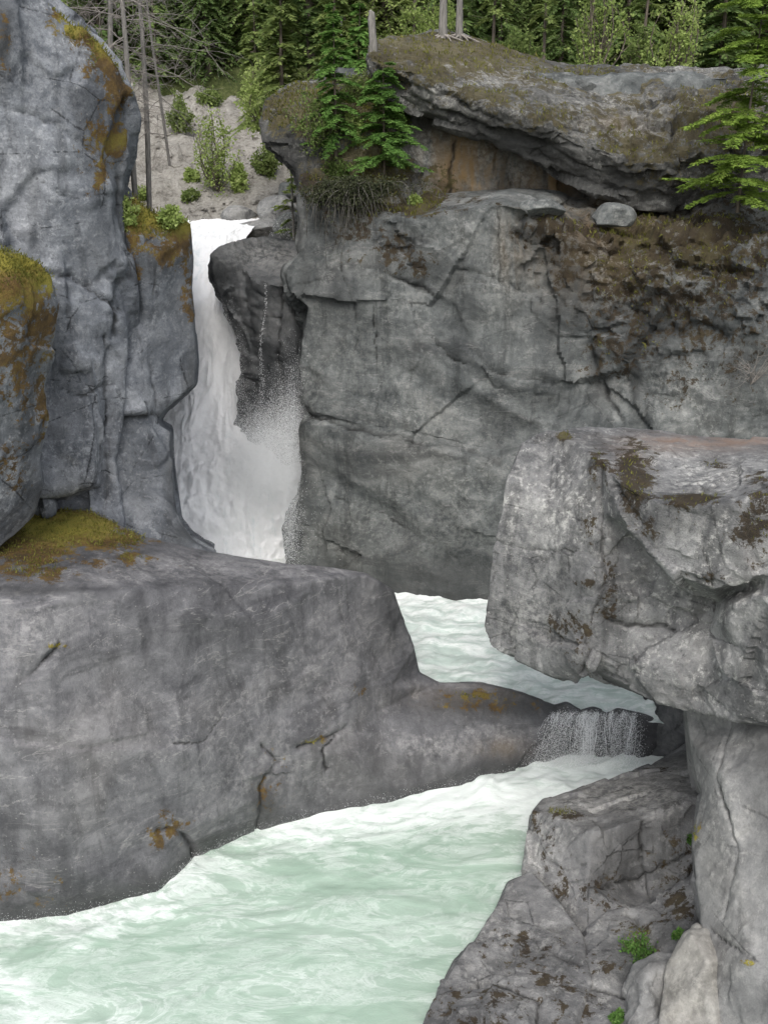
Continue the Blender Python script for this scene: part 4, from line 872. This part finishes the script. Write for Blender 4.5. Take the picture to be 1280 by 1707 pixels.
for k in range(130):
    x0 = r.normal()*.5; L = r.uniform(.3, 2.7)*max(.2, 1-.5*abs(x0))*(1 if r.rand() < .35 else .55); out = r.uniform(.5, 1.2); wx = r.normal()*.3; ph = r.uniform(0, 6); z0 = r.uniform(-.15, .25)
    f = lambda s: np.array([x0*(1+.5*s)+wx*s*math.sin(2*s)+.12*math.sin(5*s+ph), -out*math.sin(min(1, s*1.3)*1.6)-.2+.08*math.sin(7*s+ph), z0+.4*math.sin(s*3)-L*s*s])
    st.tube([f(s) for s in np.linspace(0, 1, 9)], [(.006+.006*r.rand())*(1-.7*s)+.003 for s in np.linspace(0, 1, 9)], 4)
    for j in range(80):
        s = r.uniform(0, .68); q = f(s)+r.normal(size=3)*.09; d = r.normal(size=3)+np.array([0, 0, -.4]); d /= np.linalg.norm(d); wv = np.cross(d, r.normal(size=3)); wv /= np.linalg.norm(wv)
        B.append(q); D.append(d*.09); W.append(wv*.02)
cr.leaves(B, D, W)
tree_obj('hanging_shrub', [('stems', st), ('foliage', cr)], [B_root, L_dead], b, 'drab dry shrub with bare roots hanging over the cliff edge below the sapling', 'shrub', rot=0)
for i, (x, y, d, h, lean, lab) in enumerate([(218,200,30,8.5,(-.02,.1),'leaning bare grey tree directly behind the tall left cliff'),(243,230,33,9.5,(.02,.1),'bare grey tree right of the leaning one behind the left cliff'),(180,110,31,6.,(.12,.2),'spindly bare tree behind the top of the left cliff'),(268,170,36,8.,(-.05,.1),'thinnest bare tree nearest the gravel slope, behind the left cliff')]):
    b = P(x, y, d); r = np.random.RandomState(170+i); tr = MB(); bb = MB()
    pts = [np.array([lean[0]*h*s+.08*math.sin(4*s+i), lean[1]*h*s*.3, h*s]) for s in np.linspace(-.25, 1, 12)]
    tr.tube(pts, [(.085 if i < 3 else .05)*(1-.75*max(0, s)) for s in np.linspace(-.25, 1, 12)], 7)
    for k in range(44):
        s = r.uniform(.0, .95); p = np.array([lean[0]*h*s+.08*math.sin(4*s+i), lean[1]*h*s*.3, h*s]); az = r.uniform(0, 6.28)
        bare_branching(bb, p, np.array([math.cos(az), math.sin(az), r.uniform(-.6, .3)]), r.uniform(.8, 2.4), .016, r, 2)
    tree_obj('bare_tree', [('trunk', tr), ('branches', bb)], [B_grey, B_bare], b, lab, 'tree', 'bare trees behind the left cliff', rot=0)
for i, (x, y, L, lab) in enumerate([(1250,640,1.3,'bare twiggy bush on the rubble slope at the right edge'),(1240,345,1.4,'grey dead brush at the foot of the right fir'),(245,290,1.6,'tangle of bare twigs in the gap left of the gravel slope')]):
    b = hit(x, y); r = np.random.RandomState(190+i); bb = MB()
    for k in range(9): bare_branching(bb, np.array([0, 0, -.03]), np.array([r.normal()*.6, -.3+r.normal()*.3, 1.]), L*r.uniform(.6, 1.), .012, r, 2)
    rt = empty('dead_bush', b); tag(rt, lab, 'bush'); bb.build('branches', B_bare, rt, True)
r = np.random.RandomState(5); B = []; D = []; W = []
for k in range(1300):
    x = r.uniform(-30, 30); y = r.uniform(43, 73)
    if -15 < x < -2 and y < 58: continue
    z = float(hill(x, y)); s = r.uniform(.3, .9)
    n = 26; q = r.normal(size=(n, 3))*np.array([s, s, s*.45])+np.array([x, y, z+.3*s]); d = r.normal(size=(n, 3)); d /= np.linalg.norm(d, axis=1)[:, None]
    wv = np.cross(d, r.normal(size=(n, 3))); wv /= np.linalg.norm(wv, axis=1)[:, None]; l = r.uniform(.12, .3, n)[:, None]
    B.append(q); D.append(d*l); W.append(wv*l*.35)
mb = MB(); mb.leaves(np.concatenate(B), np.concatenate(D), np.concatenate(W)); o = mb.build('undergrowth', L_under)
tag(o, 'dense green undergrowth covering the forest floor on the hillside', 'undergrowth', kind='stuff')
B = []; D = []; W = []
for co_, no_ in MOSSPTS:
    for k in range(4):
        n = len(co_); d = no_*.5+np.array([0, 0, .6])+r.normal(size=(n, 3))*.5; d /= np.linalg.norm(d, axis=1)[:, None]
        wv = np.cross(d, r.normal(size=(n, 3))); wv /= np.linalg.norm(wv, axis=1)[:, None]; l = (r.uniform(.03, .12, n)*np.clip(co_[:, 1]/24, .5, 1.3))[:, None]
        B.append(co_+r.normal(size=(n, 3))*.03-no_*.01); D.append(d*l); W.append(wv*l*.12)
mb = MB(); mb.leaves(np.concatenate(B), np.concatenate(D), np.concatenate(W)); o = mb.build('grass', L_grass)
tag(o, 'short grass blades and moss growing on the rock tops', 'grass', kind='stuff')

# ---------------------------------------------------------------- light, camera
SAZ, SEL = 187, 50
w = bpy.data.worlds.new('World'); scene.world = w; w.use_nodes = True; t = w.node_tree
sky = N(t, 'ShaderNodeTexSky', sky_type='NISHITA', sun_disc=False, sun_elevation=math.radians(SEL), sun_rotation=math.radians(SAZ), dust_density=3., air_density=1.)
hs = N(t, 'ShaderNodeHueSaturation', {'Saturation': .32, 'Value': 1.65, 'Color': sky.outputs[0]})
t.links.new(hs.outputs[0], t.nodes['Background'].inputs[0]); t.nodes['Background'].inputs[1].default_value = .15
sl = bpy.data.lights.new('sun', 'SUN'); sl.energy = 1.5; sl.angle = math.radians(22); sl.color = (1, .97, .92)
so = bpy.data.objects.new('sun', sl); COL.objects.link(so)
az = math.radians(SAZ); el = math.radians(SEL)
sd = Vector((math.sin(az)*math.cos(el), math.cos(az)*math.cos(el), math.sin(el)))
so.rotation_euler = sd.to_track_quat('Z', 'Y').to_euler(); so.location = sd*60
cam = bpy.data.cameras.new('camera'); co_ = bpy.data.objects.new('camera', cam); COL.objects.link(co_)
cam.sensor_fit = 'VERTICAL'; cam.sensor_height = 24; cam.lens = 24*F/1707; cam.clip_end = 2000
co_.location = CAM; co_.rotation_euler = (math.pi/2-PIT, 0, 0)
scene.camera = co_
scene.view_settings.view_transform = 'Standard'; scene.view_settings.look = 'None'; scene.view_settings.exposure = 0
